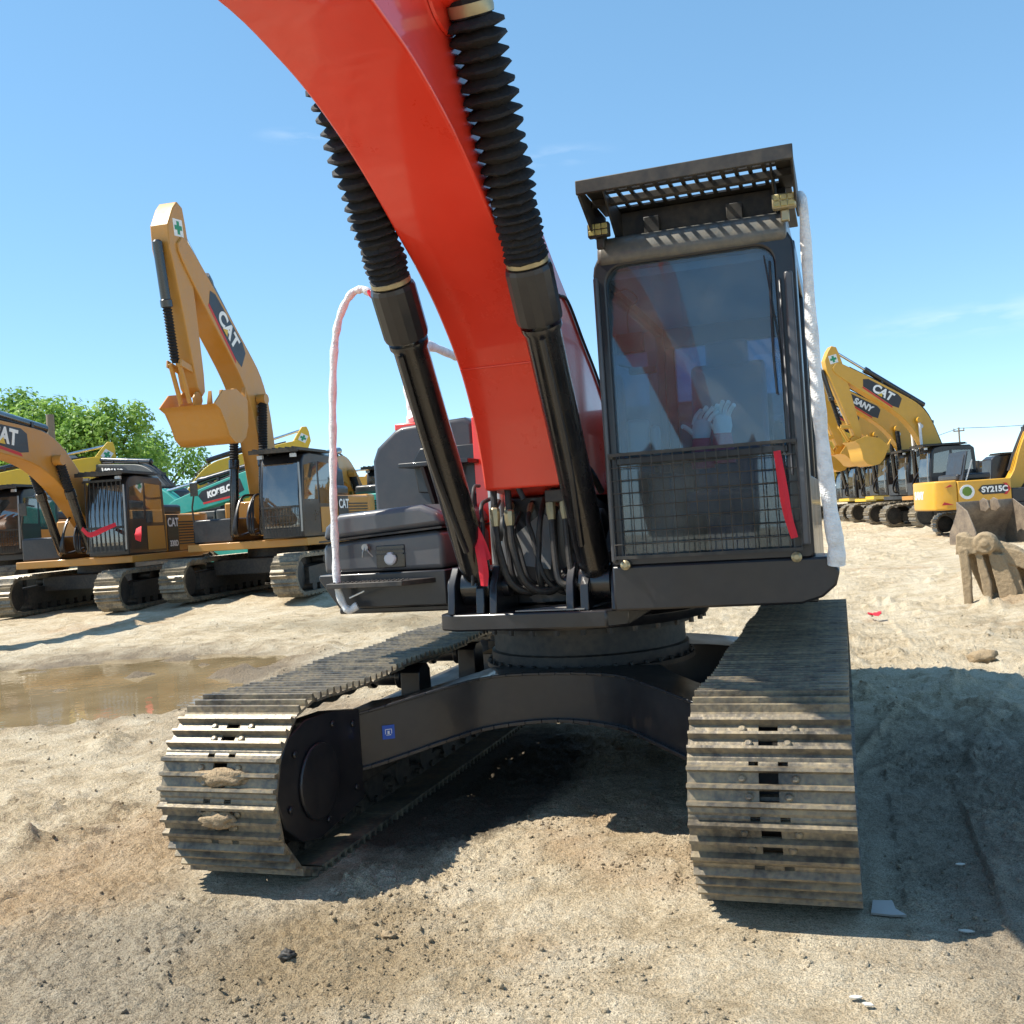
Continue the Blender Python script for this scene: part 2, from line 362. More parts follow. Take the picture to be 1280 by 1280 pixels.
L(mx.outputs['Result'], bg.inputs['Color']); bg.inputs['Strength'].default_value = .15

sl = bpy.data.lights.new('sun', 'SUN'); sl.energy = 4.15; sl.angle = R(.53); sl.color = (1, .94, .83)
so = bpy.data.objects.new('sun', sl); COL.objects.link(so); so.rotation_euler = SUN.to_track_quat('Z', 'Y').to_euler(); so.location = SUN * 30

CAM = Vector((1.6917, -6.5585, 1.7924))
yaw, pitch, roll = -.3217, .00417, -.0664
v = Vector((math.sin(yaw) * math.cos(pitch), math.cos(yaw) * math.cos(pitch), math.sin(pitch)))
r0 = Vector((math.cos(yaw), -math.sin(yaw), 0)); u0 = r0.cross(v)
rt = r0 * math.cos(roll) + u0 * math.sin(roll); up = -r0 * math.sin(roll) + u0 * math.cos(roll)
cd = bpy.data.cameras.new('camera'); co = bpy.data.objects.new('camera', cd); COL.objects.link(co)
mt = Matrix((rt, up, -v)).transposed().to_4x4(); mt.translation = CAM; co.matrix_world = mt
cd.sensor_width = 36; cd.sensor_fit = 'HORIZONTAL'; cd.lens = 36 * 1243.6 / 1280; cd.clip_end = 3000; cd.clip_start = .05
sc.camera = co
sc.view_settings.view_transform = 'Standard'; sc.view_settings.look = 'None'; sc.view_settings.gamma = 1; sc.view_settings.exposure = .95
sc.cycles.max_bounces = 8; sc.cycles.transparent_max_bounces = 16

# ------------------------------------------------------------------ ground
PADS = [(-15.8, 13.7, .22), (-11.7, 15, .30), (-22, 17, .4), (-25, 22, .3), (-19.5, 21, .45), (-21, 26, .5), (-20, 30, .5), (-14.4, 24, .5),
        (6, 44, .1), (5, 50, .2), (6, 32, .08), (8, 41, .08), (5.3, 25.2, .1), (-14, 9.5, .12), (-9, 11.5, .12), (-6, 16, .25), (0, 20, .05), (2, 9, .03), (-4, 9, .06), (4, 14, .15), (8, 12, .5), (6, 9, .25),
        (-7, 4, 0), (0, 0, 0), (3, 0, 0), (2, 3, .02), (-3, -4, 0), (3, -4, 0), (-60, 60, .5), (0, 150, .3), (80, 40, .2), (-200, 0, .3), (0, -50, 0), (100, -50, 0), (-12, 0, 0), (0, 5, .02)]
PUD = [(-6.75, 1.3), (-5.5, 1.75), (-5.05, 2.7), (-5.5, 4.4), (-5.9, 6.0), (-7.4, 6.6), (-9.4, 6.1), (-12.5, 5.2), (-13, 2.0), (-10, .9)]
def pud_sd(x, y):
    ins = False; dm = 1e9; n = len(PUD)
    for i in range(n):
        x1, y1 = PUD[i]; x2, y2 = PUD[(i + 1) % n]
        dx, dy = x2 - x1, y2 - y1; t = max(0, min(1, ((x - x1) * dx + (y - y1) * dy) / (dx * dx + dy * dy)))
        dm = min(dm, math.hypot(x - x1 - t * dx, y - y1 - t * dy))
        if (y1 > y) != (y2 > y) and x < (x2 - x1) * (y - y1) / (y2 - y1) + x1: ins = not ins
    return dm if not ins else -dm
def sstep(a, b, x):
    t = max(0, min(1, (x - a) / (b - a))); return t * t * (3 - 2 * t)
def base_h(x, y):
    sw = sh = 0
    for px, py, pz in PADS:
        wgt = 1 / ((x - px) ** 2 + (y - py) ** 2 + .3) ** 1.5; sw += wgt; sh += wgt * pz
    return sh / sw
def height(x, y, detail=True):
    h = base_h(x, y)
    near = math.hypot(x, y)
    v3 = Vector((x, y, 0))
    h += .030 * noise.fractal(v3 * .6, 1, 2, 3) * sstep(2.5, 6, near)
    # heap of spoil on the right
    dx, dy = (x - 6.3) / 2.2, (y - 11.8) / 1.8
    q = dx * dx + dy * dy
    if q < 6: h += .78 * math.exp(-q * 1.3) * (1 + .15 * noise.noise(v3 * 2))
    if detail:
        pad = 1.0
        if abs(abs(x) - 1.325) < .5 and abs(y) < 2.4: pad = .12
        if near < 14:
            k = 1 - sstep(9, 14, near)
            rough = .35 + .65 * sstep(-.25, .35, noise.noise(Vector((x * .55 + 4, y * .55, 3))))
            h += pad * k * (.024 * noise.fractal(v3 * 3.1, 1, 2, 3) + .016 * rough * noise.fractal(v3 * 13, .7, 2.1, 4))
            if near < 6.5:
                wp = v3 + Vector((noise.noise(v3 * 9), noise.noise(v3 * 9 + Vector((5, 5, 5))), 0)) * .05
                d1 = noise.voronoi(wp * 19)[0][0]; d2 = noise.voronoi(wp * 37 + Vector((3, 1, 0)))[0][0]
                m1 = sstep(-.1, .3, noise.noise(v3 * 2.3 + Vector((9, 2, 0))))
                h += pad * rough * (.050 * m1 * max(0, .72 - d1) + .032 * max(0, .66 - d2))
        # cleat prints of passing tracks and long wheel ruts
        for (rx, ry, ra, rw, rd) in ((2.15, 5, -.12, .30, .012), (3.4, 6, .25, .30, .016), (5.2, 5, .55, .3, .014), (-3.6, 9.5, 1.1, .3, .012), (.3, 8.5, .4, .3, .012), (1.95, -3.0, .05, .22, .006), (-2.3, -2.6, .5, .25, .006)):
            u_ = (x - rx) * math.cos(ra) - (y - ry) * math.sin(ra) + .25 * noise.noise(Vector((y * .3, rx, 0))); w_ = (x - rx) * math.sin(ra) + (y - ry) * math.cos(ra)
            if abs(u_) < rw + .12 and abs(w_) < 6:
                e_ = 1 - sstep(rw - .03, rw + .04, abs(u_)); mk = sstep(-.25, .1, noise.noise(Vector((x * .9, y * .9, rx))))
                h += mk * (-rd * e_ + rd * .9 * e_ * max(0, math.cos(w_ * 2 * PI / .072)) + rd * 1.3 * math.exp(-((abs(u_) - rw - .05) / .035) ** 2))
        if y > 2.5 or x > 2.2 or x < -2.5:
            h += .024 * noise.fractal(Vector((x * 1.3 + y * .25, y * .3, 7)), 1, 2, 4) * (1.6 if x > 1.5 else 1.2)
            q_ = noise.noise(Vector((x * .5, y * .5, 21)))
            h += (.13 * max(0, noise.noise(Vector((x * 2.1, y * 2.1, 11))) - .10) + .05 * max(0, noise.noise(Vector((x * 5.5, y * 5.5, 4))) - .12)) * (.6 + noise.noise(Vector((x * 9, y * 9, 1)))) * (.6 + sstep(-.1, .25, q_))
    # cleat marks beside and behind the tracks
    if -13.6 < x < -4 and 0 < y < 7.6:
        s = pud_sd(x, y) + .35 * noise.noise(v3 * 1.3) + .1 * noise.noise(v3 * 5)
        h += -.075 * (1 - sstep(-.35, .45, s)) + .02 * math.exp(-((s - .6) / .35) ** 2)
    return h
def axis(lo, hi, step, far, g):
    a = []; x = lo
    while x <= hi: a.append(x); x += step
    s = step; x = a[-1]
    while x < far[1]: s = min(s * g, 40); x += s; a.append(x)
    s = step; x = a[0]; pre = []
    while x > far[0]: s = min(s * g, 40); x -= s; pre.append(x)
    return pre[::-1] + a
xs = axis(-2.5, 2.7, .0125, (-900, 900), 1.024); ys = axis(-3.7, -.7, .0125, (-60, 1500), 1.0135)
vs = [(x, y, height(x, y)) for y in ys for x in xs]
nx = len(xs)
fs = [(j * nx + i, j * nx + i + 1, (j + 1) * nx + i + 1, (j + 1) * nx + i) for j in range(len(ys) - 1) for i in range(nx - 1)]
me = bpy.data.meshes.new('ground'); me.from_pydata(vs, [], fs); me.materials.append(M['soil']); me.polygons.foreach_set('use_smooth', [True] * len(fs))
g = bpy.data.objects.new('ground', me); COL.objects.link(g); tag(g, 'bare trampled tan soil of the machinery yard', None, kind='structure')
b = MB(); b.xy([(x, y) for x, y in [(-13.4, .6), (-5.2, .6), (-4.6, 2.6), (-5, 6.6), (-7.4, 7.2), (-13.4, 6.2)]], -.2, -.022)
o = b.build('puddle_water', 'water'); tag(o, 'shallow puddle of muddy brown water', None, kind='structure')

# loose soil clods: uncountable
def clods():
    b = MB(); rnd = random.Random(3)
    ico = bmesh.new(); bmesh.ops.create_icosphere(ico, subdivisions=1, radius=1)
    iv = [v.co.copy() for v in ico.verts]; ifc = [[v.index for v in f.verts] for f in ico.faces]; ico.free()
    n = 0
    while n < 7000:
        if rnd.random() < .62:
            x = rnd.gauss(.35, .95); y = rnd.uniform(-3.9, -.9); s = rnd.lognormvariate(-5.5, .5)
        else:
            a = rnd.uniform(0, 2 * PI); d = rnd.uniform(2, 12); x, y = d * math.cos(a) - .5, d * math.sin(a) + 2; s = rnd.lognormvariate(-4.2, .6)
            if y > 0 and abs(abs(x) - 1.32) < .5 and y < 2.5: continue
        s = min(s, .013)
        if abs(abs(x) - 1.325) < .42 and abs(y) < 2.35: continue
        if noise.noise(Vector((x * 1.6, y * 1.6, 5))) < rnd.uniform(-.35, .3): continue
        if -13 < x < -5 and pud_sd(x, y) < .2: continue
        z = height(x, y) + s * .25
        rot = Matrix.Rotation(rnd.uniform(0, 6.28), 3, Vector((rnd.random(), rnd.random(), rnd.random() + .1)).normalized())
        sx, sy, sz = s * rnd.uniform(.7, 1.5), s * rnd.uniform(.7, 1.5), s * rnd.uniform(.45, .8)
        b.add([Vector((x, y, z)) + rot @ Vector((q.x * sx * rnd.uniform(.8, 1.2), q.y * sy * rnd.uniform(.8, 1.2), q.z * sz * rnd.uniform(.8, 1.2))) for q in iv], ifc)
        n += 1
    o = b.build('soil_clods', 'soil', sharp=80); tag(o, 'loose crumbs and clods of dry soil scattered over the yard', 'soil', kind='stuff')
clods()

def lump(name, loc, size, mat, label, cat, seed, amp=.35, sub=3, group=None, freq=2.2):
    rn = Vector((seed * 3.1, seed * 1.7, 0)); bm = bmesh.new(); bmesh.ops.create_icosphere(bm, subdivisions=sub, radius=1)
    for q in bm.verts:
        k = 1 + amp * noise.fractal(q.co * freq + rn, 1, 2, 4); q.co = Vector((q.co.x * size[0] * k, q.co.y * size[1] * k, q.co.z * size[2] * k))
    me = bpy.data.meshes.new(name); bm.to_mesh(me); bm.free(); me.materials.append(M[mat]); me.polygons.foreach_set('use_smooth', [True] * len(me.polygons))
    o = bpy.data.objects.new(name, me); COL.objects.link(o); o.location = loc; tag(o, label, cat, group); return o

# ------------------------------------------------------------------ the orange-red excavator
EX = empty('excavator'); tag(EX, 'orange red excavator with black cab and ribbed black boom cylinders, largest and nearest', 'excavator')
GX, HW, YI, RP = 1.325, .335, 1.95, .432
ZC = .47
PER = 4 * YI + 2 * PI * RP; NS = 48; PITCH = PER / NS
def path(s):
    """point on the shoe loop: (forward, height, angle of the outward normal)"""
    s %= PER; L1 = 2 * YI; A = PI * RP
    if s < L1:                                    # top run, going forward
        t = s / L1; sag = -.022 * math.sin(3 * PI * t) ** 2
        return (-YI + s, ZC + RP + sag, PI / 2)
    s -= L1
    if s < A: a = PI / 2 - s / RP; return (YI + RP * math.cos(a), ZC + RP * math.sin(a), a)
    s -= A
    if s < L1: return (YI - s, ZC - RP, -PI / 2)
    s -= L1; a = -PI / 2 - s / RP; return (-YI + RP * math.cos(a), ZC + RP * math.sin(a), a)
def shoe_mesh():
    # local axes: x across the track, y along travel, z outward
    h, p = .034, PITCH
    g = [(-.5 * p - .004, -.010), (-.5 * p + .012, .0)]
    for c in (-.33 * p, 0.0, .33 * p):
        g += [(c - .016, .002), (c - .007, h), (c + .007, h), (c + .013, .002)]
    g += [(.5 * p - .006, .0), (.5 * p + .006, -.008)]
    top = g; thick = .012
    xs_ = [-HW, -.080, -.040, .040, .080, HW]
    b = MB(); n = len(top)
    bot = [(y, -thick) for y, z in top]
    for si in range(5):
        x0, x1 = xs_[si], xs_[si + 1]
        skip = set()
        if si == 2: skip = {5, 9}             # mud holes between the grousers
        if si in (1, 3): skip = {0, 1}        # notches over the links
        for i in range(n - 1):
            if i in skip: continue
            (ya, za), (yb, zb) = top[i], top[i + 1]; (yc, zc), (yd, zd) = bot[i], bot[i + 1]
            b.add([(x0, ya, za), (x1, ya, za), (x1, yb, zb), (x0, yb, zb)], [(0, 1, 2, 3)])
            b.add([(x0, yc, zc), (x1, yc, zc), (x1, yd, zd), (x0, yd, zd)], [(3, 2, 1, 0)])
        for i in range(n):
            e0 = i in skip or (i - 1) in skip or i in (0, n - 1)
            if e0:
                (ya, za), (yc, zc) = top[i], bot[i]; b.add([(x0, ya, za), (x1, ya, za), (x1, yc, zc), (x0, yc, zc)], [(0, 1, 2, 3)])
    for x in (xs_[0], xs_[-1]):
        b.add([(x, y, z) for y, z in top] + [(x, y, z) for y, z in bot], [(i, i + 1, n + i + 1, n + i) for i in range(n - 1)])
    for x in xs_[1:-1]:
        for i in (0, 1, 5, 9):
            (ya, za), (yb, zb) = top[i], top[i + 1]
            b.add([(x, ya, za), (x, yb, zb), (x, yb, -thick), (x, ya, -thick)], [(0, 1, 2, 3)])
    for (bx, by) in ((-.108, -.165 * p), (.108, -.165 * p), (-.080, .165 * p), (.080, .165 * p)):
        b.lathe((bx, by, 0), (bx, by, 1), [(0, .017), (.010, .017), (.015, .011)], 8)
    me = b.mesh('track_shoe', 'steel', 40)
    bm = bmesh.new(); bm.from_mesh(me); bmesh.ops.remove_doubles(bm, verts=bm.verts, dist=.0004); bmesh.ops.recalc_face_normals(bm, faces=bm.faces); bm.to_mesh(me); bm.free()
    return me
SHOE = shoe_mesh()
def build_track(sx):
    cx = GX * sx
    b = MB()                                      # two rows of chain links
    ns = 96
    for xx in (-.085, .085):
        ring = []
        for i in range(ns * 2):
            f, z, a = path(i * PER / (ns * 2)); ro, ri = -.013, -.088 - (.016 if i % 4 < 2 else 0)
            for rr in (ro, ri):
                ring.append((f + math.cos(a) * rr, z + math.sin(a) * rr))
        m_ = ns * 2; vv = []
        for x in (cx + xx - .028, cx + xx + .028):
            for (f, z) in ring: vv.append((x, -f, z))
        ff = []
        for i in range(m_):
            a0, a1 = 2 * i, 2 * i + 1; c0, c1 = 2 * ((i + 1) % m_), 2 * ((i + 1) % m_) + 1; o_ = 2 * m_
            ff += [(a0, a1, c1, c0), (a0 + o_, c0 + o_, c1 + o_, a1 + o_), (a0, c0, c0 + o_, a0 + o_), (a1, a1 + o_, c1 + o_, c1)]
        b.add(vv, ff)
    for i in range(NS):
        f, z, a = path((i + .5) * PITCH); b.cyl((cx - .15, -(f - math.cos(a) * .05), z - math.sin(a) * .05), (cx + .15, -(f - math.cos(a) * .05), z - math.sin(a) * .05), .022, n=8)
    tr = b.build('track', 'chain', EX, sharp=30)
    for i in range(NS):
        f, z, a = path((i + .27) * PITCH)
        # travel direction (tangent) and normal in the y-z plane
        nrm = Vector((0, -math.cos(a), math.sin(a))); tan = Vector((0, -math.sin(a), -math.cos(a)))
        xd = tan.cross(nrm)
        mt = Matrix((xd, tan, nrm)).transposed().to_4x4(); mt.translation = Vector((cx, -f, z))
        jit = Matrix.Rotation(random.uniform(-.012, .012), 4, 'X')
        s = bpy.data.objects.new('track_shoe', SHOE); COL.objects.link(s); s.parent = tr; s.matrix_local = mt @ jit
    ins = -sx                                    # direction towards the machine's middle
    b = MB(); X = lambda a, c: (min(cx + a * ins, cx + c * ins), max(cx + a * ins, cx + c * ins))
    x0, x1 = X(-.17, .20); b.fz([(1.55, .26), (1.6, .55), (1.3, .60), (.9, .60), (.3, .57), (-1.4, .57), (-1.6, .5), (-1.6, .26)], x0, x1)
    fr = b.build('track_frame', 'dusty', EX, bevel=.012)
    b = MB(); x0, x1 = X(.215, .30)
    b.fz([(1.42, .745), (1.75, .80), (2.02, .81), (2.2, .75), (2.31, .62), (2.33, .47), (2.27, .32), (2.12, .21), (1.93, .165), (1.42, .23)], x0, x1)
    b.cyl((cx + .30 * ins, -1.93, .47), (cx + .32 * ins, -1.93, .47), .20, n=28)
    for f_, z_ in ((1.52, .68), (1.52, .32), (1.75, .73), (2.15, .66), (2.22, .40), (1.85, .24)): b.cyl((cx + .30 * ins, -f_, z_), (cx + .315 * ins, -f_, z_), .022, n=6)
    b.build('idler_guard', 'black', fr, bevel=.008)
    b = MB(); b.lathe((cx - .12, -YI, ZC), (cx + .12, -YI, ZC), [(0, .18), (.02, .30), (.05, .33), (.19, .33), (.22, .30), (.24, .18)], 40); b.build('idler', 'dusty', fr)
    b = MB()
    pts = []
    for k in range(42): rr = .345 if k % 2 else .29; a = 2 * PI * k / 42; pts.append((-YI + rr * math.cos(a), ZC + rr * math.sin(a)))
    b.fz(pts, cx - .04, cx + .04); b.cyl((cx - .2, YI, ZC), (cx + .2, YI, ZC), .22, n=28); b.build('sprocket', 'dusty', fr)
    for f_ in (.42, -.62):
        b = MB(); x0, x1 = X(.02, .26)
        b.cyl((cx - .09, -f_, .765), (cx + .09, -f_, .765), .065, n=20); b.cyl((cx - .13, -f_, .765), (cx - .09, -f_, .765), .085, n=20); b.cyl((cx + .09, -f_, .765), (cx + .13, -f_, .765), .085, n=20)
        x0, x1 = X(.14, .28); b.fz([(f_ + .10, .57), (f_ + .09, .80), (f_ + .05, .84), (f_ - .05, .84), (f_ - .09, .80), (f_ - .10, .57)], x0, x1)
        b.build('carrier_roller', 'black', fr, bevel=.006)
    for k in range(8):
        f_ = 1.35 - k * .40; b = MB()
        b.lathe((cx - .13, -f_, .175), (cx + .13, -f_, .175), [(0, .11), (.03, .11), (.035, .085), (.225, .085), (.23, .11), (.26, .11)], 20); b.build('bottom_roller', 'dusty', fr)
    return tr
TL = build_track(-1); TR = build_track(1)

# carbody
b = MB()
st = [(-1.18, 1.46, .70, .38, .95), (-.99, 1.36, .72, .40, .86), (-.62, 1.10, .80, .49, .55), (-.38, .93, .835, .535, .0), (0, .86, .84, .56, .0)]
def smooth_st(a):
    A_ = catmull([(q[0], q[1], q[2]) for q in a], 4); B_ = catmull([(q[0], q[3], q[4]) for q in a], 4)
    return [(p.x, p.y, p.z, q.y, max(0., q.z)) for p, q in zip(A_, B_)]
st = smooth_st(st + [(-x, f, t, bo, bk) for x, f, t, bo, bk in st[-2::-1]])
for sgn in (1, -1):
    vs_ = []
    for x, f, t, bo, bk in st: vs_ += [(x, -f * sgn, bo), (x, -f * sgn, t), (x, -bk * sgn, t), (x, -bk * sgn, bo)]
    fs_ = []
    for i in range(len(st) - 1):
        for k in range(4):
            fs_.append((4 * i + k, 4 * i + (k + 1) % 4, 4 * i + 4 + (k + 1) % 4, 4 * i + 4 + k))
    fs_ += [(0, 1, 2, 3), tuple(4 * (len(st) - 1) + k for k in (3, 2, 1, 0))]
    b.add(vs_, fs_)
# lower flange standing proud of the beam
lip = []
for x, f, t, bo, bk in st: lip.append((x, f, bo))
for i in range(len(lip) - 1):
    (xa, fa, za), (xb, fb, zb) = lip[i], lip[i + 1]
    vv = []
    for (x, f, z) in ((xa, fa, za), (xb, fb, zb)): vv += [(x, -f - .028, z - .012), (x, -f - .028, z + .012), (x, -f + .05, z + .012), (x, -f + .05, z - .012)]
    b.add(vv, [(0, 1, 5, 4), (1, 2, 6, 5), (2, 3, 7, 6), (3, 0, 4, 7), (0, 3, 2, 1), (4, 5, 6, 7)])
    vv = []
    for k, (x, f, t, bo, bk) in enumerate((st[i], st[i + 1])): vv += [(x, -f - .022, t - .008), (x, -f - .022, t + .010), (x, -f + .04, t + .010), (x, -f + .04, t - .008)]
    b.add(vv, [(0, 1, 5, 4), (1, 2, 6, 5), (2, 3, 7, 6), (3, 0, 4, 7), (0, 3, 2, 1), (4, 5, 6, 7)])
carb = b.build('carbody', 'black', EX, bevel=.004, sharp=25)
b = MB(); mm_ = Matrix.Translation((-.905, -1.308, .585)) @ Matrix.Rotation(.61, 4, 'Z') ; b.box(-.036, .036, -.003, .003, -.040, .040, mm_)
stk = b.build('sticker', 'blue', carb)
b = MB()
for q in ((-.02, .02, .015, .019), (-.02, -.016, -.01, .019), (.016, .02, -.01, .019), (-.014, .014, -.018, -.014), (-.006, .006, -.01, .008)): b.box(q[0], q[1], -.006, -.004, q[2], q[3], mm_)
b.build('sticker_mark', 'lettering', carb)
b = MB(); b.lathe((0, 0, .80), (0, 0, 2), [(0, .70), (.03, .70), (.035, .665), (.10, .665), (.11, .645), (.24, .645), (.245, .70), (.285, .70)], 64)
for k in range(40): a = 2 * PI * k / 40; b.cyl((.68 * math.cos(a), .68 * math.sin(a), .83), (.68 * math.cos(a), .68 * math.sin(a), .85), .014, n=6)
b.build('slewing_ring', 'dusty', EX)
b = MB(); b.lathe((0, 0, 1.085), (0, 0, 2), [(0, .80), (.055, .83), (.06, .83), (.085, .80)], 64)
for k in range(30): a = 2 * PI * k / 30 + .1; b.cyl((.77 * math.cos(a), .77 * math.sin(a), 1.05), (.77 * math.cos(a), .77 * math.sin(a), 1.09), .018, n=6)
b.build('ring_plate', 'black', EX)
# upper frame
b = MB()
b.xy([(-.52, -1.32), (-.40, -1.40), (.46, -1.40), (.56, -1.30), (.56, 2.6), (-.52, 2.6)], 1.168, 1.262)
b.box(-1.45, -.525, -.80, 2.5, 1.23, 1.27); b.box(.565, 1.52, -.7, 2.5, 1.20, 1.262)
b.build('upper_frame', 'black', EX, bevel=.01)
for sx in (-1, 1):                                # boom foot plates
    b = MB(); x = .04 + sx * .30; b.fz([(-1.0, 1.26), (-.9, 1.75), (-.35, 2.0), (.1, 2.05), (.35, 1.9), (.75, 1.55), (1.25, 1.50), (1.36, 1.40), (1.38, 1.26)], x - .025, x + .025)
    b.build('boom_foot_plate', 'black', EX, bevel=.006)
b = MB(); b.box(-.20, .28, -.98, .0, 1.27, 1.90); b.box(-.262, .342, .35, .4, 1.27, 2.0)  # front black box added to stand in for the shade under the boom
b.build('bulkhead_shade_block', 'black', EX, bevel=.01)
# boom
belly = [(-.15, 1.52), (.35, 1.80), (1.0, 1.915), (1.34, 1.945), (1.38, 2.12), (1.46, 2.34), (1.62, 2.60), (1.85, 2.83), (2.08, 3.00), (2.30, 3.13), (2.65, 3.33), (3.0, 3.475), (3.3, 3.55), (3.7, 3.59), (4.5, 3.53), (5.6, 3.30), (6.2, 3.18)]
back = [(6.42, 3.30), (6.38, 3.50), (5.6, 3.80), (4.6, 4.15), (3.8, 4.28), (3.1, 4.22), (2.5, 4.0), (1.95, 3.66), (1.45, 3.25), (1.0, 2.98), (.5, 2.66), (.1, 2.25), (-.2, 1.92), (-.28, 1.7)]
bel = [(p.x, p.y) for p in catmull([(a, c, 0) for a, c in belly[3:]], 5)]
bck = [(p.x, p.y) for p in catmull([(a, c, 0) for a, c in back[1:]], 5)]
b = MB(); b.fz(belly[:3] + bel + [back[0]] + bck, -.20, .28)
boom = b.build('boom', 'orange', EX, bevel=.012, seg=3, sharp=22)
b = MB()
b.lathe((-.38, -2.80, 3.97), (.46, -2.80, 3.97), [(0, .075), (.03, .105), (.17, .105), (.175, .13), (.18, .13), (.66, .13), (.665, .105), (.81, .105), (.84, .075)], 28)
for sx in (-1, 1):
    xa = .04 + sx * .243; b.lathe((xa, -2.80, 3.97), (xa + sx * .03, -2.80, 3.97), [(0, .21), (.012, .205)], 36)
b.build('pin_boss', 'orange', boom)
b = MB()
for k in range(4):
    b.tube(catmull([(.287, -.30, 2.46), (.29, -.5, 2.62), (.29, -.80, 2.80), (.29, -1.1, 2.98), (.29, -1.3, 2.98)], 8), .009, 6) if k == 0 else None
b.build('boom_hose', 'rubber', boom)
b = MB(); b.tube([(-.19, -1.612, 2.585), (.04, -1.612, 2.585), (.27, -1.612, 2.585)], .006, 6)
b.build('weld_seam', 'orange', boom)
# boom cylinders
def boom_cyl(sx):
    x = .04 + sx * .345; P0 = Vector((x, -1.22, 1.40)); P1 = Vector((x, -2.80, 3.97)); d = (P1 - P0); Lg = d.length; d.normalize()
    b = MB(); b.cyl(P0 + Vector((-.085, 0, 0)), P0 + Vector((.085, 0, 0)), .105, n=24)
    b.lathe(P0, P1, [(.05, .06), (.10, .082), (.16, .088), (1.48, .088), (1.50, .100), (1.52, .100)], 32)
    c = b.build('boom_cylinder', 'blackglos', EX)
    b = MB(); b.lathe(P0, P1, [(1.535, .085), (1.54, .108), (1.56, .113), (1.79, .113), (1.81, .107), (1.815, .085)], 16); b.build('gland_cover', 'black', c, sharp=15)
    b = MB(); b.lathe(P0, P1, [(1.815, .094), (1.82, .100), (1.84, .100), (1.845, .094)], 32); b.build('hose_clamp', 'brass', c)
    b = MB(); b.lathe(P0, P1, [(1.46, .05), (Lg - .05, .05)], 24); b.cyl(P1 + Vector((-.07, 0, 0)), P1 + Vector((.07, 0, 0)), .10, n=24); b.build('piston_rod', 'chrome', c)
    pr = [(1.83, .094)]; t = 1.85; k = 0; st_ = .026
    while t < Lg - .17:
        ro_ = (.104 if k < 6 else .107 + .016 * min(1, (k - 6) / 10)) + .005 * math.sin(k * 5.1 + sx); pr.append((t - .1 * st_, ro_)); pr.append((t + .08 * st_, ro_ - .003)); pr.append((t + st_ * .5, .086 if k < 6 else .076)); t += st_ * (1 + .12 * math.sin(k * 3.3 + sx * 2)); k += 1; st_ = min(.058, st_ * 1.07)
    pr.append((Lg - .15, .09)); pr.append((Lg - .08, .085)); 
    b = MB(); b.lathe(P0, P1, pr, 20, wob=.03); b.build('bellows', 'canvas', c, sharp=25)
    b = MB(); b.lathe(P0, P1, [(Lg - .145, .093), (Lg - .125, .096), (Lg - .10, .093)], 24); b.build('top_clamp', 'brass', c)
    b = MB(); b.tube(catmull([P0 + d * .25 + Vector((sx * -.02, -.11, 0)), P0 + d * .8 + Vector((sx * .02, -.118, 0)), P0 + d * 1.42 + Vector((sx * .02, -.118, 0))], 6), .016, 8); b.build('oil_pipe', 'black', c)
boom_cyl(-1); boom_cyl(1)
for sx in (-1, 1):                                # cylinder foot brackets
    b = MB(); xc = .04 + sx * .345
    for dx in (-.125, .125): b.fz([(.98, 1.26), (1.05, 1.44), (1.16, 1.52), (1.28, 1.52), (1.36, 1.42), (1.39, 1.26)], xc + dx - .022, xc + dx + .022)
    b.cyl((xc - .185, -1.22, 1.40), (xc + .185, -1.22, 1.40), .06, n=24)
    b.build('cylinder_bracket', 'black', EX, bevel=.006)
# stick, its cylinder and the bucket
stick = MB(); stick.fz([(5.6, 3.95), (5.75, 4.15), (6.4, 4.1), (9.2, 2.75), (9.3, 2.6), (9.1, 2.5), (6.5, 3.25), (6.1, 3.25)], -.18, .26)
stk_ = stick.build('stick', 'orange', EX, bevel=.012)
b = MB(); b.cyl((.04, -3.6, 4.42), (.04, -4.9, 4.28), .1); b.cyl((.04, -4.9, 4.28), (.04, -5.65, 4.05), .05); b.build('stick_cylinder', 'blackglos', EX)
def bucket(mb, P, s=1., wd=.7, ang=0., teeth=5, thick=.035, mirror=True):
    """P = (x, forward, height) of the hinge; opening direction set by ang"""
    prof = [(0, 0), (.10, -.22), (.06, -.55), (-.02, -.85), (.05, -1.10), (.25, -1.28), (.52, -1.33), (.80, -1.22), (1.02, -1.02), (1.22, -.82)]
    ca, sa = math.cos(ang), math.sin(ang)
    T = lambda q: (P[1] + s * (q[0] * ca - q[1] * sa), P[2] + s * (q[0] * sa + q[1] * ca))
    mx_ = (lambda q: (.42 - q[0], q[1])) if mirror else (lambda q: q)
    T0 = T; T = lambda q: T0(mx_(q))
    cen = Vector((.55, -.55))
    inn = [tuple(Vector(q) + (cen - Vector(q)).normalized() * thick / s) for q in prof]
    mb.fz([T(q) for q in prof] + [T(q) for q in inn[::-1]], P[0] - wd, P[0] + wd)
    side = prof + [(1.0, -.35), (.5, -.02)]
    for sx in (-1, 1): mb.fz([T(q) for q in side], P[0] + sx * wd - (.0 if sx < 0 else -.002), P[0] + sx * (wd + .035))
    for k in range(teeth):
        xx = P[0] - wd + .06 + k * (2 * wd - .12) / (teeth - 1)
        mb.fz([T(q) for q in ((1.08, -1.02), (1.20, -.78), (1.46, -.62), (1.22, -.92))], xx - .045, xx + .045)
    for dx in (-.16, .16): mb.fz([T(q) for q in ((.02, .0), (.12, .12), (.30, .14), (.45, .0), (.35, -.15), (.1, -.22))], P[0] + dx - .02, P[0] + dx + .02)
    return mb
b = bucket(MB(), (.04, 9.2, 2.6), .95, .62, R(-20)); b.build('bucket', 'worn', EX, bevel=.004)

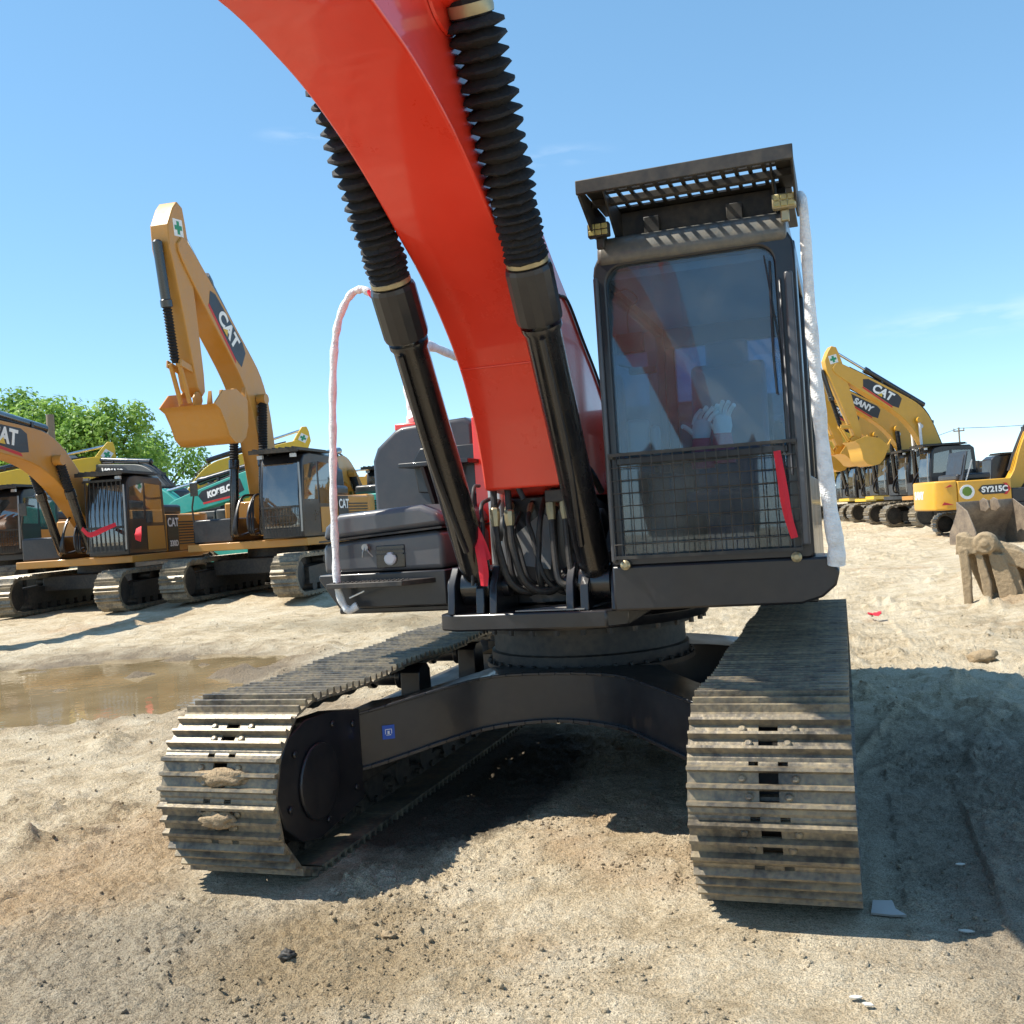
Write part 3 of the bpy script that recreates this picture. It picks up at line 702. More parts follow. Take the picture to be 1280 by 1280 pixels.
# tool and fuel box at the machine's right front
b = MB(); b.xz([(-1.46, 1.47), (-1.33, 1.285), (-.60, 1.285), (-.60, 1.50), (-1.46, 1.50)], -1.02, -.35); bx = b.build('storage_box', 'black', EX, bevel=.01)
bx['label'] = 'dark grey moulded storage box with a lamp and a step'
b = MB()
def rbox(b, x0, x1, y0, y1, z0, z1, c=.06):
    b.xz([(x0, z0), (x0, z1 - c), (x0 + c, z1), (x1 - c, z1), (x1, z1 - c), (x1, z0)], y0, y1)
b.xz([(-1.43, 1.505), (-1.43, 1.66), (-1.41, 1.70), (-.63, 1.74), (-.61, 1.70), (-.61, 1.505)], -1.0, -.16)
b.build('box_body', 'grey', bx, bevel=.03, seg=4)
b = MB(); b.xz([(-1.425, 1.715), (-1.40, 1.80), (-1.30, 1.875), (-.74, 1.90), (-.63, 1.85), (-.60, 1.765)], -1.015, -.14)
b.build('box_lid', 'grey', bx, bevel=.035, seg=4)
b = MB(); b.xz([(-1.44, 1.703), (-.605, 1.75), (-.605, 1.762), (-1.44, 1.715)], -1.022, -.13); b.build('lid_seal', 'rubber', bx)
b = MB(); b.box(-1.06, -.865, -1.006, -.995, 1.525, 1.665); lf = b.build('lamp_recess', 'blackglos', bx, bevel=.006)
b = MB(); b.lathe((-.96, -1.005, 1.582), (-.96, -1.06, 1.582), [(0, .040), (.015, .040), (.022, .03)], 20); b.build('front_lamp', 'lamp', bx)
b = MB()
for zz in (1.632, 1.606): b.box(-1.055, -.87, -1.025, -1.012, zz, zz + .008)
b.build('lamp_guard', 'black', bx)
b = MB(); b.cyl((-1.12, -1.0, 1.66), (-1.12, -1.035, 1.66), .022, n=12); b.tube([(-1.12, -1.03, 1.66), (-1.13, -1.045, 1.63), (-1.135, -1.04, 1.60)], .005, 6); b.tube([(-1.11, -1.03, 1.655), (-1.09, -1.045, 1.63), (-1.07, -1.03, 1.60)], .004, 6); b.build('latch', 'zinc', bx)
b = MB(); b.xy([(-1.36, -1.01), (-1.30, -1.22), (-.80, -1.22), (-.66, -1.01)], 1.425, 1.455)
for k in range(16):
    b.cyl((-1.27 + k * .03, -1.17, 1.455), (-1.27 + k * .03, -1.17, 1.462), .008, n=6); b.cyl((-1.27 + k * .03, -1.08, 1.455), (-1.27 + k * .03, -1.08, 1.462), .008, n=6)
b.build('step', 'dusty', bx, bevel=.003)
# engine-side body behind it
b = MB(); b.xz([(-1.48, 1.275), (-1.48, 2.25), (-1.44, 2.34), (-1.30, 2.45), (-1.24, 2.475), (-.76, 2.50), (-.70, 2.46), (-.70, 1.275)], -.12, 1.3)
hd = b.build('side_body', 'grey2', EX, bevel=.03, seg=4)
b = MB(); b.xz([(-1.13, 2.0), (-1.16, 2.22), (-1.10, 2.31), (-.62, 2.31), (-.62, 1.95)], -.135, -.118); b.build('side_recess', 'black', hd, bevel=.01)
b = MB(); b.box(-1.17, -.66, -.36, -.13, 2.17, 2.20)
b.fz([(.13, 1.85), (.34, 2.17), (.13, 2.17)], -.86, -.83); b.fz([(.13, 1.85), (.34, 2.17), (.13, 2.17)], -1.02, -.99); b.build('upper_step', 'black', hd, bevel=.004)
b = MB(); b.box(-1.47, 1.50, 1.31, 2.45, 1.27, 2.35); b.box(.56, 1.50, .33, 1.31, 1.27, 2.35); b.build('engine_house', 'grey', EX, bevel=.03)
b = MB(); b.box(-.1, 1.44, .45, 2.5, 2.36, 2.52); b.build('engine_hood', 'black', EX, bevel=.06, seg=4)
b = MB(); b.xy([(-1.49, 2.46), (-1.49, 3.05), (-1.2, 3.40), (-.6, 3.58), (.6, 3.58), (1.2, 3.40), (1.49, 3.05), (1.49, 2.46)], 1.18, 2.42); b.build('counterweight', 'grey2', EX, bevel=.06, seg=4)
b = MB(); b.xz([(-.695, 1.28), (-.695, 2.49), (-.52, 2.49), (-.42, 2.3), (-.42, 1.28)], -.15, .02); b.cyl((-.60, -.15, 2.42), (-.60, -.18, 2.42), .03, n=20); b.cyl((-.60, -.175, 2.42), (-.60, -.185, 2.42), .015, n=12)
b.tube([(-.58, -.165, 2.36), (-.52, -.17, 2.24), (-.51, -.17, 2.0)], .008, 6); b.build('boom_side_frame', 'orange', EX, bevel=.006)
b = MB(); b.xy([(-1.42, .16), (-1.42, .44), (-1.18, .44), (-1.18, .16)], 2.475, 2.53); b.build('rail_base', 'orange', EX, bevel=.012)
b = MB(); b.tube(catmull([(-1.34, .3, 2.53), (-1.335, .3, 2.7), (-1.36, .3, 2.95), (-1.33, .32, 3.1), (-1.25, .5, 3.14), (-1.22, 1.0, 3.12)], 6), .036, 12, lambda t: 1 + .22 * math.sin(t * 41) * math.sin(t * 17))
b.build('foam_wrapped_rail', 'foam', EX)
lw = MB(); lw.lathe((-1.28, .27, 2.53), (-1.26, .27, 2.7), [(0, .05), (.04, .07), (.09, .06), (.12, .03)], 12, wob=.15); lw.build('foam_knot', 'foam', EX)
def foam_tube(pts, r, name='foam_wrapped_rail', seed=1, amp=.16, tw=60, grow=0.):
    P = catmull(pts, 10); b = MB(); rn = random.Random(seed)
    b.tube(P, r, 14, lambda t: 1 + grow * t + amp * noise.noise(Vector((t * tw, seed * 3., 0))) + .10 * math.sin(t * tw * 1.7))
    return b.build(name, 'foam', EX)
foam_tube([(-1.16, -1.10, 1.31), (-1.22, -1.12, 1.29), (-1.275, -1.12, 1.42), (-1.285, -1.1, 1.7), (-1.275, -1.1, 2.0), (-1.255, -1.1, 2.3), (-1.235, -1.1, 2.6), (-1.20, -1.1, 2.9), (-1.15, -1.1, 3.08), (-1.07, -1.1, 3.20), (-.99, -1.1, 3.225), (-.93, -1.1, 3.19), (-.87, -1.1, 3.17)], .023, seed=2)
b = MB(); b.tube([(-1.2, -1.12, 1.36), (-1.08, -1.16, 1.40)], .005, 6); b.build('cable_tie', 'white', EX)
foam_tube([(1.585, -1.50, 3.26), (1.60, -1.58, 3.17), (1.60, -1.60, 2.9), (1.60, -1.60, 2.6), (1.605, -1.60, 2.35), (1.612, -1.60, 2.1), (1.622, -1.60, 1.85), (1.635, -1.60, 1.65), (1.645, -1.59, 1.55), (1.64, -1.57, 1.46)], .021, seed=5, amp=.14, tw=24, grow=1.0)

# cab
def rrect(x0, x1, z0, z1, r, n=5, rb=None):
    rb = r if rb is None else rb; out = []
    for cx_, cz_, a0, rr in ((x1 - rb, z0 + rb, -90, rb), (x1 - r, z1 - r, 0, r), (x0 + r, z1 - r, 90, r), (x0 + rb, z0 + rb, 180, rb)):
        for k in range(n + 1): a = R(a0 + 90 * k / n); out.append((cx_ + rr * math.cos(a), cz_ + rr * math.sin(a)))
    return out
def ringframe(b, outer, inner, y0, y1):
    n = len(outer)
    vs = [(x, y0, z) for x, z in outer] + [(x, y0, z) for x, z in inner] + [(x, y1, z) for x, z in outer] + [(x, y1, z) for x, z in inner]
    fs = []
    for i in range(n):
        j = (i + 1) % n
        fs += [(i, j, n + j, n + i), (2 * n + i, 3 * n + i, 3 * n + j, 2 * n + j), (i, 2 * n + i, 2 * n + j, j), (n + i, n + j, 3 * n + j, 3 * n + i)]
    return b.add(vs, fs)
CX0, CX1, CF = .545, 1.545, 1.55
b = MB(); ringframe(b, rrect(CX0, CX1, 1.50, 3.13, .13, rb=.02), rrect(CX0 + .065, CX1 - .10, 1.54, 3.03, .09, rb=.02), -CF, -CF + .10)
cab = b.build('cab', 'black', EX, bevel=.012, seg=3)
b = MB(); b.xz([(CX0, 1.27), (1.47, 1.275), (1.57, 1.305), (1.635, 1.36), (1.655, 1.43), (1.60, 1.50), (CX0, 1.50)], -CF - .012, -CF + .30); b.build('cab_skirt', 'black', cab, bevel=.012)
# roof: bulging front edge
rp = [(1.555, 3.035), (1.575, 3.075), (1.565, 3.13), (1.51, 3.185), (1.38, 3.225), (.5, 3.25), (-.2, 3.22), (-.28, 3.15), (-.28, 3.05), (1.50, 3.05)]
b = MB(); b.fz(rp, CX0 + .03, CX1 - .03); b.build('cab_roof', 'roofdust', cab, bevel=.025, seg=4, sharp=50)
b = MB()
b.box(CX0, CX0 + .05, -1.46, -1.38, 1.27, 3.06); b.box(CX0, CX0 + .05, .22, .30, 1.27, 3.06); b.box(CX0, CX0 + .05, -1.38, .22, 1.27, 2.0); b.box(CX0, CX0 + .05, -1.38, .22, 2.95, 3.06)
b.box(CX1 - .05, CX1, -1.45, -1.36, 1.27, 3.06); b.box(CX1 - .05, CX1, .22, .30, 1.27, 3.06); b.box(CX1 - .05, CX1, -.55, -.47, 1.9, 2.95); b.box(CX1 - .05, CX1, -1.36, .22, 1.27, 1.9); b.box(CX1 - .05, CX1, -1.36, .22, 2.95, 3.06)
b.box(CX0 + .052, CX1 - .052, .23, .30, 1.27, 2.05); b.box(CX0 + .052, CX1 - .052, .23, .30, 2.86, 3.06); b.box(CX0 + .052, CX0 + .12, .23, .30, 2.05, 2.86); b.box(CX1 - .12, CX1 - .052, .23, .30, 2.05, 2.86)
b.build('cab_walls', 'black', cab, bevel=.008)
b = MB(); b.box(CX0 + .054, CX1 - .054, -1.42, .20, 2.99, 3.03); b.build('cab_lining', 'lining', cab)
b = MB(); b.box(CX0 + .052, CX1 - .052, -1.44, .22, 1.28, 1.34); b.box(CX0 + .054, CX1 - .054, .205, .225, 1.345, 2.0); b.box(CX0 + .054, CX0 + .06, -1.42, .2, 1.345, 2.0); b.build('cab_floor', 'rubber', cab)
b = MB(); b.box(CX0 + .06, CX1 - .095, -1.520, -1.512, 1.535, 3.035); b.build('windscreen', 'glass', cab)
b = MB(); b.box(CX0 + .115, CX1 - .115, .255, .262, 2.045, 2.865); b.build('rear_window', 'glassrear', cab)
b = MB(); b.box(CX0 + .02, CX0 + .026, -1.385, .225, 1.995, 2.955); b.build('side_window', 'glass', cab)
b = MB(); b.box(CX1 - .03, CX1 - .024, -1.365, .225, 1.895, 2.955); b.build('side_window', 'glass', cab)
b = MB()                                          # sill below the upper glass
b.box(CX0 + .058, CX1 - .092, -1.555, -1.528, 2.015, 2.05); b.box(CX0 + .058, CX1 - .092, -1.50, -1.46, 2.01, 2.045); b.build('window_bar', 'black', cab, bevel=.004)
# wire mesh guard
b = MB(); gx0, gx1, gz0, gz1 = CX0 + .035, CX1 - .055, 1.545, 2.065; fy = -1.615
for k in range(18): x = gx0 + (gx1 - gx0) * k / 17; b.cyl((x, fy, gz0), (x, fy, gz1), .0028, n=6)
for k in range(9): z = gz0 + (gz1 - gz0) * k / 8; b.cyl((gx0, fy - .004, z), (gx1, fy - .004, z), .0028, n=6)
for zz in (gz0, gz1): b.box(gx0 - .005, gx1 + .005, fy - .008, fy + .008, zz - .008, zz + .008)
for xx in (gx0 + .01, gx1 - .01):
    for zz in (gz0, gz1 - .01): b.cyl((xx, fy, zz), (xx, -1.545, zz), .009, n=8)
b.build('mesh_guard', 'dusty', cab)
b = MB()
for xx in (CX0 + .075, CX1 - .085): b.lathe((xx, -1.56, 1.505), (xx, -1.60, 1.505), [(0, .02), (.02, .026), (.03, .012)], 12)
b.build('guard_bolt', 'brass', cab)
# pillar strips and wiper
for q_ in ((CX1 - .085, CX1 - .072, -1.575, 1.9, 2.86), (CX1 - .055, CX1 - .015, -1.60, 1.56, 2.88), (CX0 + .005, CX0 + .03, -1.585, 1.52, 2.98)):
    b = MB(); b.box(q_[0], q_[1], q_[2], -1.551, q_[3], q_[4]); b.build('pillar_strip', 'grey', cab, bevel=.01)
b = MB(); b.tube([(CX1 - .12, -1.535, 2.95), (CX1 - .125, -1.56, 2.78), (CX1 - .13, -1.562, 2.5), (CX1 - .125, -1.555, 2.30)], .006, 8); b.tube([(CX1 - .145, -1.545, 2.98), (CX1 - .10, -1.553, 2.55), (CX1 - .085, -1.55, 2.34)], .004, 6); b.build('wiper', 'black', cab)
# visor: perforated overhead plate
b = MB(); vx0, vx1 = .585, 1.565; zt = 3.36
ny = [-1.90, -1.845, -1.735, -1.695, -1.585, -1.545, -1.435, -1.33]; nxk = 13
xsv = [vx0, vx0 + .075]; wstep = (vx1 - vx0 - .15) / (nxk * 1.0)
for k in range(nxk): xa = vx0 + .075 + k * wstep; xsv += [xa + wstep * .30, xa + wstep]
xsv.append(vx1); xsv = sorted(set(round(q, 5) for q in xsv))
for j in range(len(ny) - 1):
    rise = lambda y: zt + (-1.90 - y) * -.02
    for i in range(len(xsv) - 1):
        hole = j in (1, 3, 5) and i >= 2 and (i % 2 == 0) and i < len(xsv) - 2
        if hole: continue
        b.box(xsv[i], xsv[i + 1], ny[j], ny[j + 1], zt - .006, zt + .004)
vis = b.build('visor', 'dusty', cab)
b = MB(); b.box(vx0 - .012, vx1 + .012, -1.925, -1.902, zt - .055, zt + .012)
for xx in (vx0 - .01, vx1 - .002): b.fz([(1.90, zt - .01), (1.90, zt - .06), (1.62, 3.17), (1.33, 3.20), (1.33, zt - .01)], xx, xx + .012)
for xx in (vx0 + .085, vx1 - .10): b.fz([(1.80, zt - .01), (1.55, 3.19), (1.33, 3.20), (1.33, zt - .01)], xx, xx + .010)
b.box(vx0 + .02, vx1 - .02, -1.33, -.55, zt - .008, zt + .004); b.box(vx0 + .05, vx1 - .05, -1.33, -1.31, zt - .07, zt - .008)
b.box(vx0 + .22, vx0 + .30, -1.44, -1.38, 3.20, 3.29); b.box(vx1 - .34, vx1 - .26, -1.44, -1.38, 3.20, 3.29); b.box(vx0 + .05, vx1 - .05, -1.37, -1.34, 3.20, 3.35)
b.box(vx0 + .003, vx1 - .003, -1.66, -1.62, zt - .045, zt - .008)
b.build('visor_rim', 'dusty', vis, bevel=.004)
for x_, mt_ in ((.612, 'lamp'), (1.515, 'lens')):
    b = MB(); b.box(x_ - .055, x_ + .055, -1.66, -1.615, 3.165, 3.235); b.box(x_ - .02, x_ + .02, -1.63, -1.60, 3.11, 3.165); l_ = b.build('work_lamp', 'brass' if mt_ == 'lens' else 'dusty', cab, bevel=.006)
    b = MB()
    for i in range(3):
        for j in range(2): b.box(x_ - .048 + i * .033, x_ - .018 + i * .033, -1.667, -1.66, 3.172 + j * .030, 3.198 + j * .030)
    b.build('lamp_lens', 'lens', l_, bevel=.003)
# things inside the cab that belong to it
b = MB(); b.fz([(.10, 1.75), (.62, 1.72), (.66, 1.86), (.12, 1.88)], .80, 1.28)
b.fz([(.16, 1.88), (.06, 2.5), (.02, 2.68), (-.06, 2.70), (-.10, 2.5), (.0, 1.86)], .80, 1.27); b.fz([(.03, 2.66), (.0, 2.84), (-.06, 2.84), (-.06, 2.66)], .90, 1.17); b.box(.9, 1.18, -.5, -.1, 1.35, 1.74)
b.build('seat', 'seat', cab, bevel=.04, seg=3)
b = MB(); b.box(.64, .78, -.95, -.05, 1.36, 1.98); b.box(1.30, 1.44, -.85, -.05, 1.36, 1.95)
for xx in (.70, 1.38):
    b.cyl((xx, -.9, 1.95), (xx, -.92, 2.10), .018, n=10); b.lathe((xx, -.92, 2.08), (xx, -.93, 2.24), [(0, .03), (.08, .036), (.14, .02)], 12)
b.build('console', 'rubber', cab, bevel=.02)
b = MB(); b.box(.60, .74, -1.34, -1.28, 2.62, 2.72); b.box(.66, .80, -1.36, -1.30, 2.50, 2.53); b.tube(catmull([(.66, -1.3, 2.72), (.665, -1.3, 2.84), (.72, -1.3, 2.90), (.67, -1.3, 2.96), (.60, -1.3, 2.95)], 6), .004, 6)
b.tube([(.60, -1.32, 2.56), (.72, -1.32, 2.52)], .006, 6); b.build('monitor', 'rubber', cab, bevel=.006)

# hoses, fittings and pipes between the cylinders
def hose(pts, r=.017, mat='rubber', name='hose', fit=None):
    P = catmull(pts, 8); b = MB(); b.tube(P, r, 10); h = b.build(name, mat, EX)
    if fit:
        for a_, c_ in fit:
            b = MB(); b.lathe(P[a_], P[c_], [(0, r * 1.1), (.01, r * 1.45), ((P[c_] - P[a_]).length * .6, r * 1.45), ((P[c_] - P[a_]).length, r * 1.1)], 8); b.build('hose_fitting', 'brass', h, sharp=20)
    return h
hose([(.02, -1.05, 1.98), (.0, -1.22, 2.03), (-.02, -1.30, 1.98), (.02, -1.32, 1.88)][::-1] + [(.16, -1.0, 1.92)], .016)
for k, x in enumerate((.155, .235)):
    hose([(x + .02, -1.15, 1.86), (x, -1.20, 1.97), (x + .06, -1.22, 2.04), (x + .12, -1.16, 2.03), (x + .15, -1.0, 1.9)], .019)
    hose([(x - .01, -1.24, 1.88), (x, -1.26, 1.74), (x + .01, -1.28, 1.58), (x + .03, -1.30, 1.43), (x + .085, -1.30, 1.40), (x + .12, -1.26, 1.47), (x + .125, -1.18, 1.7)], .019, fit=[(1, 7)])
b = MB(); b.box(.125, .285, -1.27, -1.16, 1.855, 1.925); b.build('manifold', 'dusty', EX, bevel=.006)
for k, (x, dz) in enumerate(((-.20, .0), (-.115, -.02))):
    hose([(x - .08, -1.0, 2.02), (x - .02, -1.16, 2.03), (x + .02, -1.25, 1.98), (x + .03, -1.28, 1.86 + dz)], .02)
    hose([(x + .03, -1.28, 1.86 + dz), (x + .035, -1.29, 1.74), (x + .05, -1.30, 1.60), (x + .10, -1.28, 1.42), (x + .20, -1.20, 1.36), (x + .34, -1.05, 1.42), (x + .44, -.8, 1.5)], .021, fit=[(1, 8)])
hose([(-.26, -1.1, 1.9), (-.24, -1.3, 1.86), (-.22, -1.36, 1.7), (-.26, -1.36, 1.5), (-.27, -1.28, 1.38)], .012)
hose([(-.30, -1.15, 1.98), (-.27, -1.33, 1.95), (-.28, -1.36, 1.7), (-.30, -1.36, 1.42)], .010)
rnh = random.Random(12)
for k in range(7):
    xa = -.24 + k * .075 + rnh.uniform(-.02, .02); xb = xa + rnh.uniform(-.06, .12); za = rnh.uniform(1.80, 1.93)
    hose([(xa, -1.0, za), (xa + .01, -1.13 - rnh.random() * .06, za - .10), (xa * .6 + xb * .4, -1.17, 1.62 + rnh.uniform(-.05, .05)), (xb, -1.20, 1.44), (xb + rnh.uniform(.02, .1), -1.12, 1.36 + rnh.uniform(-.03, .05)), (xb + .12, -.99, 1.40)], rnh.uniform(.011, .018), fit=[(1, 5)] if k % 2 else None)
b = MB(); b.lathe((-.30, -.88, 1.72), (.38, -.88, 1.72), [(0, .05), (.02, .085), (.14, .085), (.15, .06), (.53, .06), (.54, .085), (.66, .085), (.68, .05)], 24); b.build('boom_pivot_pin', 'dusty', EX)
hose([(.0, -.9, 1.36), (.06, -1.0, 1.38), (.14, -1.02, 1.45), (.24, -.85, 1.5)], .022)
b = MB()
for x, z1 in ((-.315, 2.07), (-.262, 2.10)): b.lathe((x, -.90, 1.45), (x, -.90, z1 + .05), [(0, .024), (z1 - 1.45, .024), (z1 - 1.42, .012)], 16)
b.build('steel_pipe', 'zinc', EX)
b = MB(); b.add([(-.10, -1.03, 1.5), (.06, -1.03, 1.47), (.10, -1.0, 1.74), (.02, -1.0, 1.80), (-.15, -1.01, 1.68)], [(0, 1, 2, 3, 4)])
b.add([(-.10, -1.015, 1.5), (.06, -1.015, 1.47), (.10, -.985, 1.74), (.02, -.985, 1.80), (-.15, -.995, 1.68)], [(4, 3, 2, 1, 0)]); b.build('cover_plate', 'plate', EX)
b = MB(); b.add([(-.24, -1.06, 1.52), (-.17, -1.06, 1.34), (-.13, -1.06, 1.46), (-.14, -1.06, 1.70), (-.19, -1.06, 1.74)], [(0, 1, 2, 3, 4)]); b.add([(-.24, -1.05, 1.52), (-.17, -1.05, 1.34), (-.13, -1.05, 1.46), (-.14, -1.05, 1.70), (-.19, -1.05, 1.74)], [(4, 3, 2, 1, 0)]); b.build('cover_plate', 'plate', EX)
b = MB(); b.lathe((.04, -.55, 1.262), (.04, -.55, 2), [(0, .24), (.34, .24), (.40, .2), (.44, .08)], 28); b.cyl((.2, -1.0, 1.6), (.34, -1.0, 1.6), .05, n=16); b.build('swing_motor', 'rubber', EX)
b = MB(); b.xy([(-.05, -1.39), (.34, -1.39), (.42, -1.08), (.20, -1.12)], 1.268, 1.274); b.build('sunlit_patch', 'plate', EX)  # pale thin sheet standing in for a sunlit patch on the deck

# things tied or lying on the machine
def ribbon(name, pts, wd, label, seed, nrm=(0, -1, 0), grp=None):
    P = catmull(pts, 6); b = MB(); n_ = Vector(nrm); rn = random.Random(seed); vs = []; m_ = len(P)
    for i, p in enumerate(P):
        d = (P[min(i + 1, m_ - 1)] - P[max(0, i - 1)]).normalized(); s = d.cross(n_).normalized(); k = wd * (1 - .25 * abs(2 * i / (m_ - 1) - 1)) ; tw = .4 * math.sin(i * .7 + seed)
        for q in (-1, 0, 1): vs.append(p + s * q * k + n_ * (.012 * math.cos(q * 1.4) + tw * .012 * q))
    fs = [(3 * i + q, 3 * i + q + 1, 3 * i + q + 4, 3 * i + q + 3) for i in range(m_ - 1) for q in (0, 1)]
    b.add(vs, fs); o = b.build(name, 'red'); o.modifiers.new('solid', 'SOLIDIFY').thickness = .003
    tag(o, label, 'ribbon'); return o
ribbon('red_ribbon', [(1.405, -1.635, 2.02), (1.42, -1.66, 1.88), (1.435, -1.65, 1.72), (1.46, -1.64, 1.60)], .022, 'long red cloth ribbon hanging on the wire guard below the windscreen', 2)
ribbon('red_ribbon', [(-.30, -1.38, 1.90), (-.27, -1.43, 1.80), (-.22, -1.42, 1.68), (-.18, -1.41, 1.56)], .030, 'crumpled red ribbon tied to the left boom cylinder beside the hoses', 4)
ribbon('red_ribbon', [(-.235, -1.41, 1.72), (-.21, -1.44, 1.6), (-.20, -1.44, 1.50), (-.205, -1.43, 1.42)], .030, 'shorter bright red ribbon end hanging lowest beside the left boom cylinder', 5)
ribbon('pink_tape', [(-.93, -1.14, 3.20), (-.90, -1.15, 3.16), (-.87, -1.15, 3.14)], .014, 'small pink tape tied at the top end of the bent foam-wrapped rail', 6)
def glove(x, y, z, yw, label, sgn):
    e = empty('work_glove', (x, y, z), yw); tag(e, label, 'glove')
    b = MB(); b.lathe((0, 0, -.17), (0, 0, 0), [(0, .062), (.06, .060), (.16, .048)], 14); b.build('cuff', 'cuff', e)
    b = MB(); b.lathe((0, 0, -.01), (.01 * sgn, 0, .10), [(0, .045), (.04, .052), (.09, .045), (.105, .02)], 14)
    for k, (dx, ln) in enumerate(((-.036, .07), (-.012, .085), (.013, .08), (.036, .06))):
        b.tube(catmull([(dx, 0, .07), (dx * 1.2 + sgn * .02, -.02, .07 + ln * .6), (dx * 1.3 + sgn * .05, -.045, .07 + ln)], 4), .012, 8)
    b.tube(catmull([(-sgn * .04, 0, .02), (-sgn * .075, -.01, .05), (-sgn * .10, -.03, .06)], 4), .013, 8)
    b.build('palm', 'glove', e, sharp=60)
glove(.99, -1.16, 2.15, .3, 'white work glove with a pink cuff behind the windscreen, the left one of the pair', 1)
glove(1.10, -1.14, 2.17, -.3, 'white work glove with a pink cuff behind the windscreen, nearer the cab door', 1)
b = MB(); b.box(.625, .745, -1.36, -1.30, 2.06, 2.26); b.box(.750, .80, -1.35, -1.31, 2.06, 2.22); tag(b.build('pale_carton', 'plate', bevel=.02), 'pale blue grey carton standing inside the lower left corner of the windscreen', 'carton')
MG = 'mud clumps stuck on the left track'
tag(lump('mud_clump', (-1.30, -2.375, .60), (.15, .03, .045), 'mud', '', 'mud clump', 1, .5), 'wide dried mud clump on the front of the left track, the higher one', 'mud clump', MG)
tag(lump('mud_clump', (-1.325, -2.40, .40), (.10, .03, .045), 'mud', '', 'mud clump', 2, .5), 'square dried mud clump on the front of the left track, the lower one', 'mud clump', MG)
tag(lump('mud_heap', (-1.18, -1.15, .62), (.10, .35, .035), 'mud', '', 'mud', 8, .5), 'thin heap of dried mud on the frame of the left track', 'mud')

# ------------------------------------------------------------------ other excavators
def belt_mesh(half=.30, yi=1.95, rp=.44, n=50):
    per = 4 * yi + 2 * PI * rp; b = MB(); out = []; inn = []
    for i in range(n * 6):
        s = i * per / (n * 6); bump = (.0, .0, .035, .0, .035, .0)[i % 6] if i % 6 else -.012
        s0 = s; L1 = 2 * yi; A = PI * rp
        if s < L1: f, z, a = -yi + s, rp, PI / 2
        elif s < L1 + A: a = PI / 2 - (s - L1) / rp; f, z = yi + rp * math.cos(a), rp * math.sin(a)
        elif s < 2 * L1 + A: f, z, a = yi - (s - L1 - A), -rp, -PI / 2
        else: a = -PI / 2 - (s - 2 * L1 - A) / rp; f, z = -yi + rp * math.cos(a), rp * math.sin(a)
        out.append((f + bump * math.cos(a), z + .475 + bump * math.sin(a))); inn.append((f - .07 * math.cos(a), z + .475 - .07 * math.sin(a)))
    m_ = len(out); vs = []
    for x in (-half, half):
        vs += [(x, -f, z) for f, z in out] + [(x, -f, z) for f, z in inn]
    fs = []
    for i in range(m_):
        j = (i + 1) % m_; o = 2 * m_
        fs += [(i, j, o + j, o + i), (m_ + i, o + m_ + i, o + m_ + j, m_ + j), (i, m_ + i, m_ + j, j), (o + i, o + j, o + m_ + j, o + m_ + i)]
    b.add(vs, fs); return b.mesh('track', 'steel', 25)
BELT = belt_mesh()
def frame_mesh():
    b = MB(); b.fz([(1.6, .25), (1.6, .62), (.6, .66), (-1.5, .62), (-1.5, .25)], -.22, .22)
    for k in range(8): b.cyl((-.2, -1.3 + k * .38, .2), (.2, -1.3 + k * .38, .2), .12, n=12)
    for k in (-.6, .6): b.cyl((-.15, k, .74), (.15, k, .74), .08, n=12)
    b.lathe((-.15, -1.95, .475), (.15, -1.95, .475), [(0, .2), (.03, .36), (.27, .36), (.30, .2)], 24); b.lathe((-.17, 1.95, .475), (.17, 1.95, .475), [(0, .22), (.05, .34), (.29, .34), (.34, .22)], 20)
    return b.mesh('track_frame', 'dusty', 30)
TFR = frame_mesh()
UPROF = [(-.25, .05), (-.1, .26), (.5, .42), (1.3, .86), (2.2, 1.22), (2.9, 1.30), (3.6, 1.14), (5.0, .70), (6.3, .26), (6.55, .08)]
LPROF = [(6.5, -.16), (6.2, -.22), (5.0, .02), (3.6, .36), (2.9, .44), (2.2, .36), (1.3, .10), (.5, -.18), (0, -.26), (-.2, -.18)]

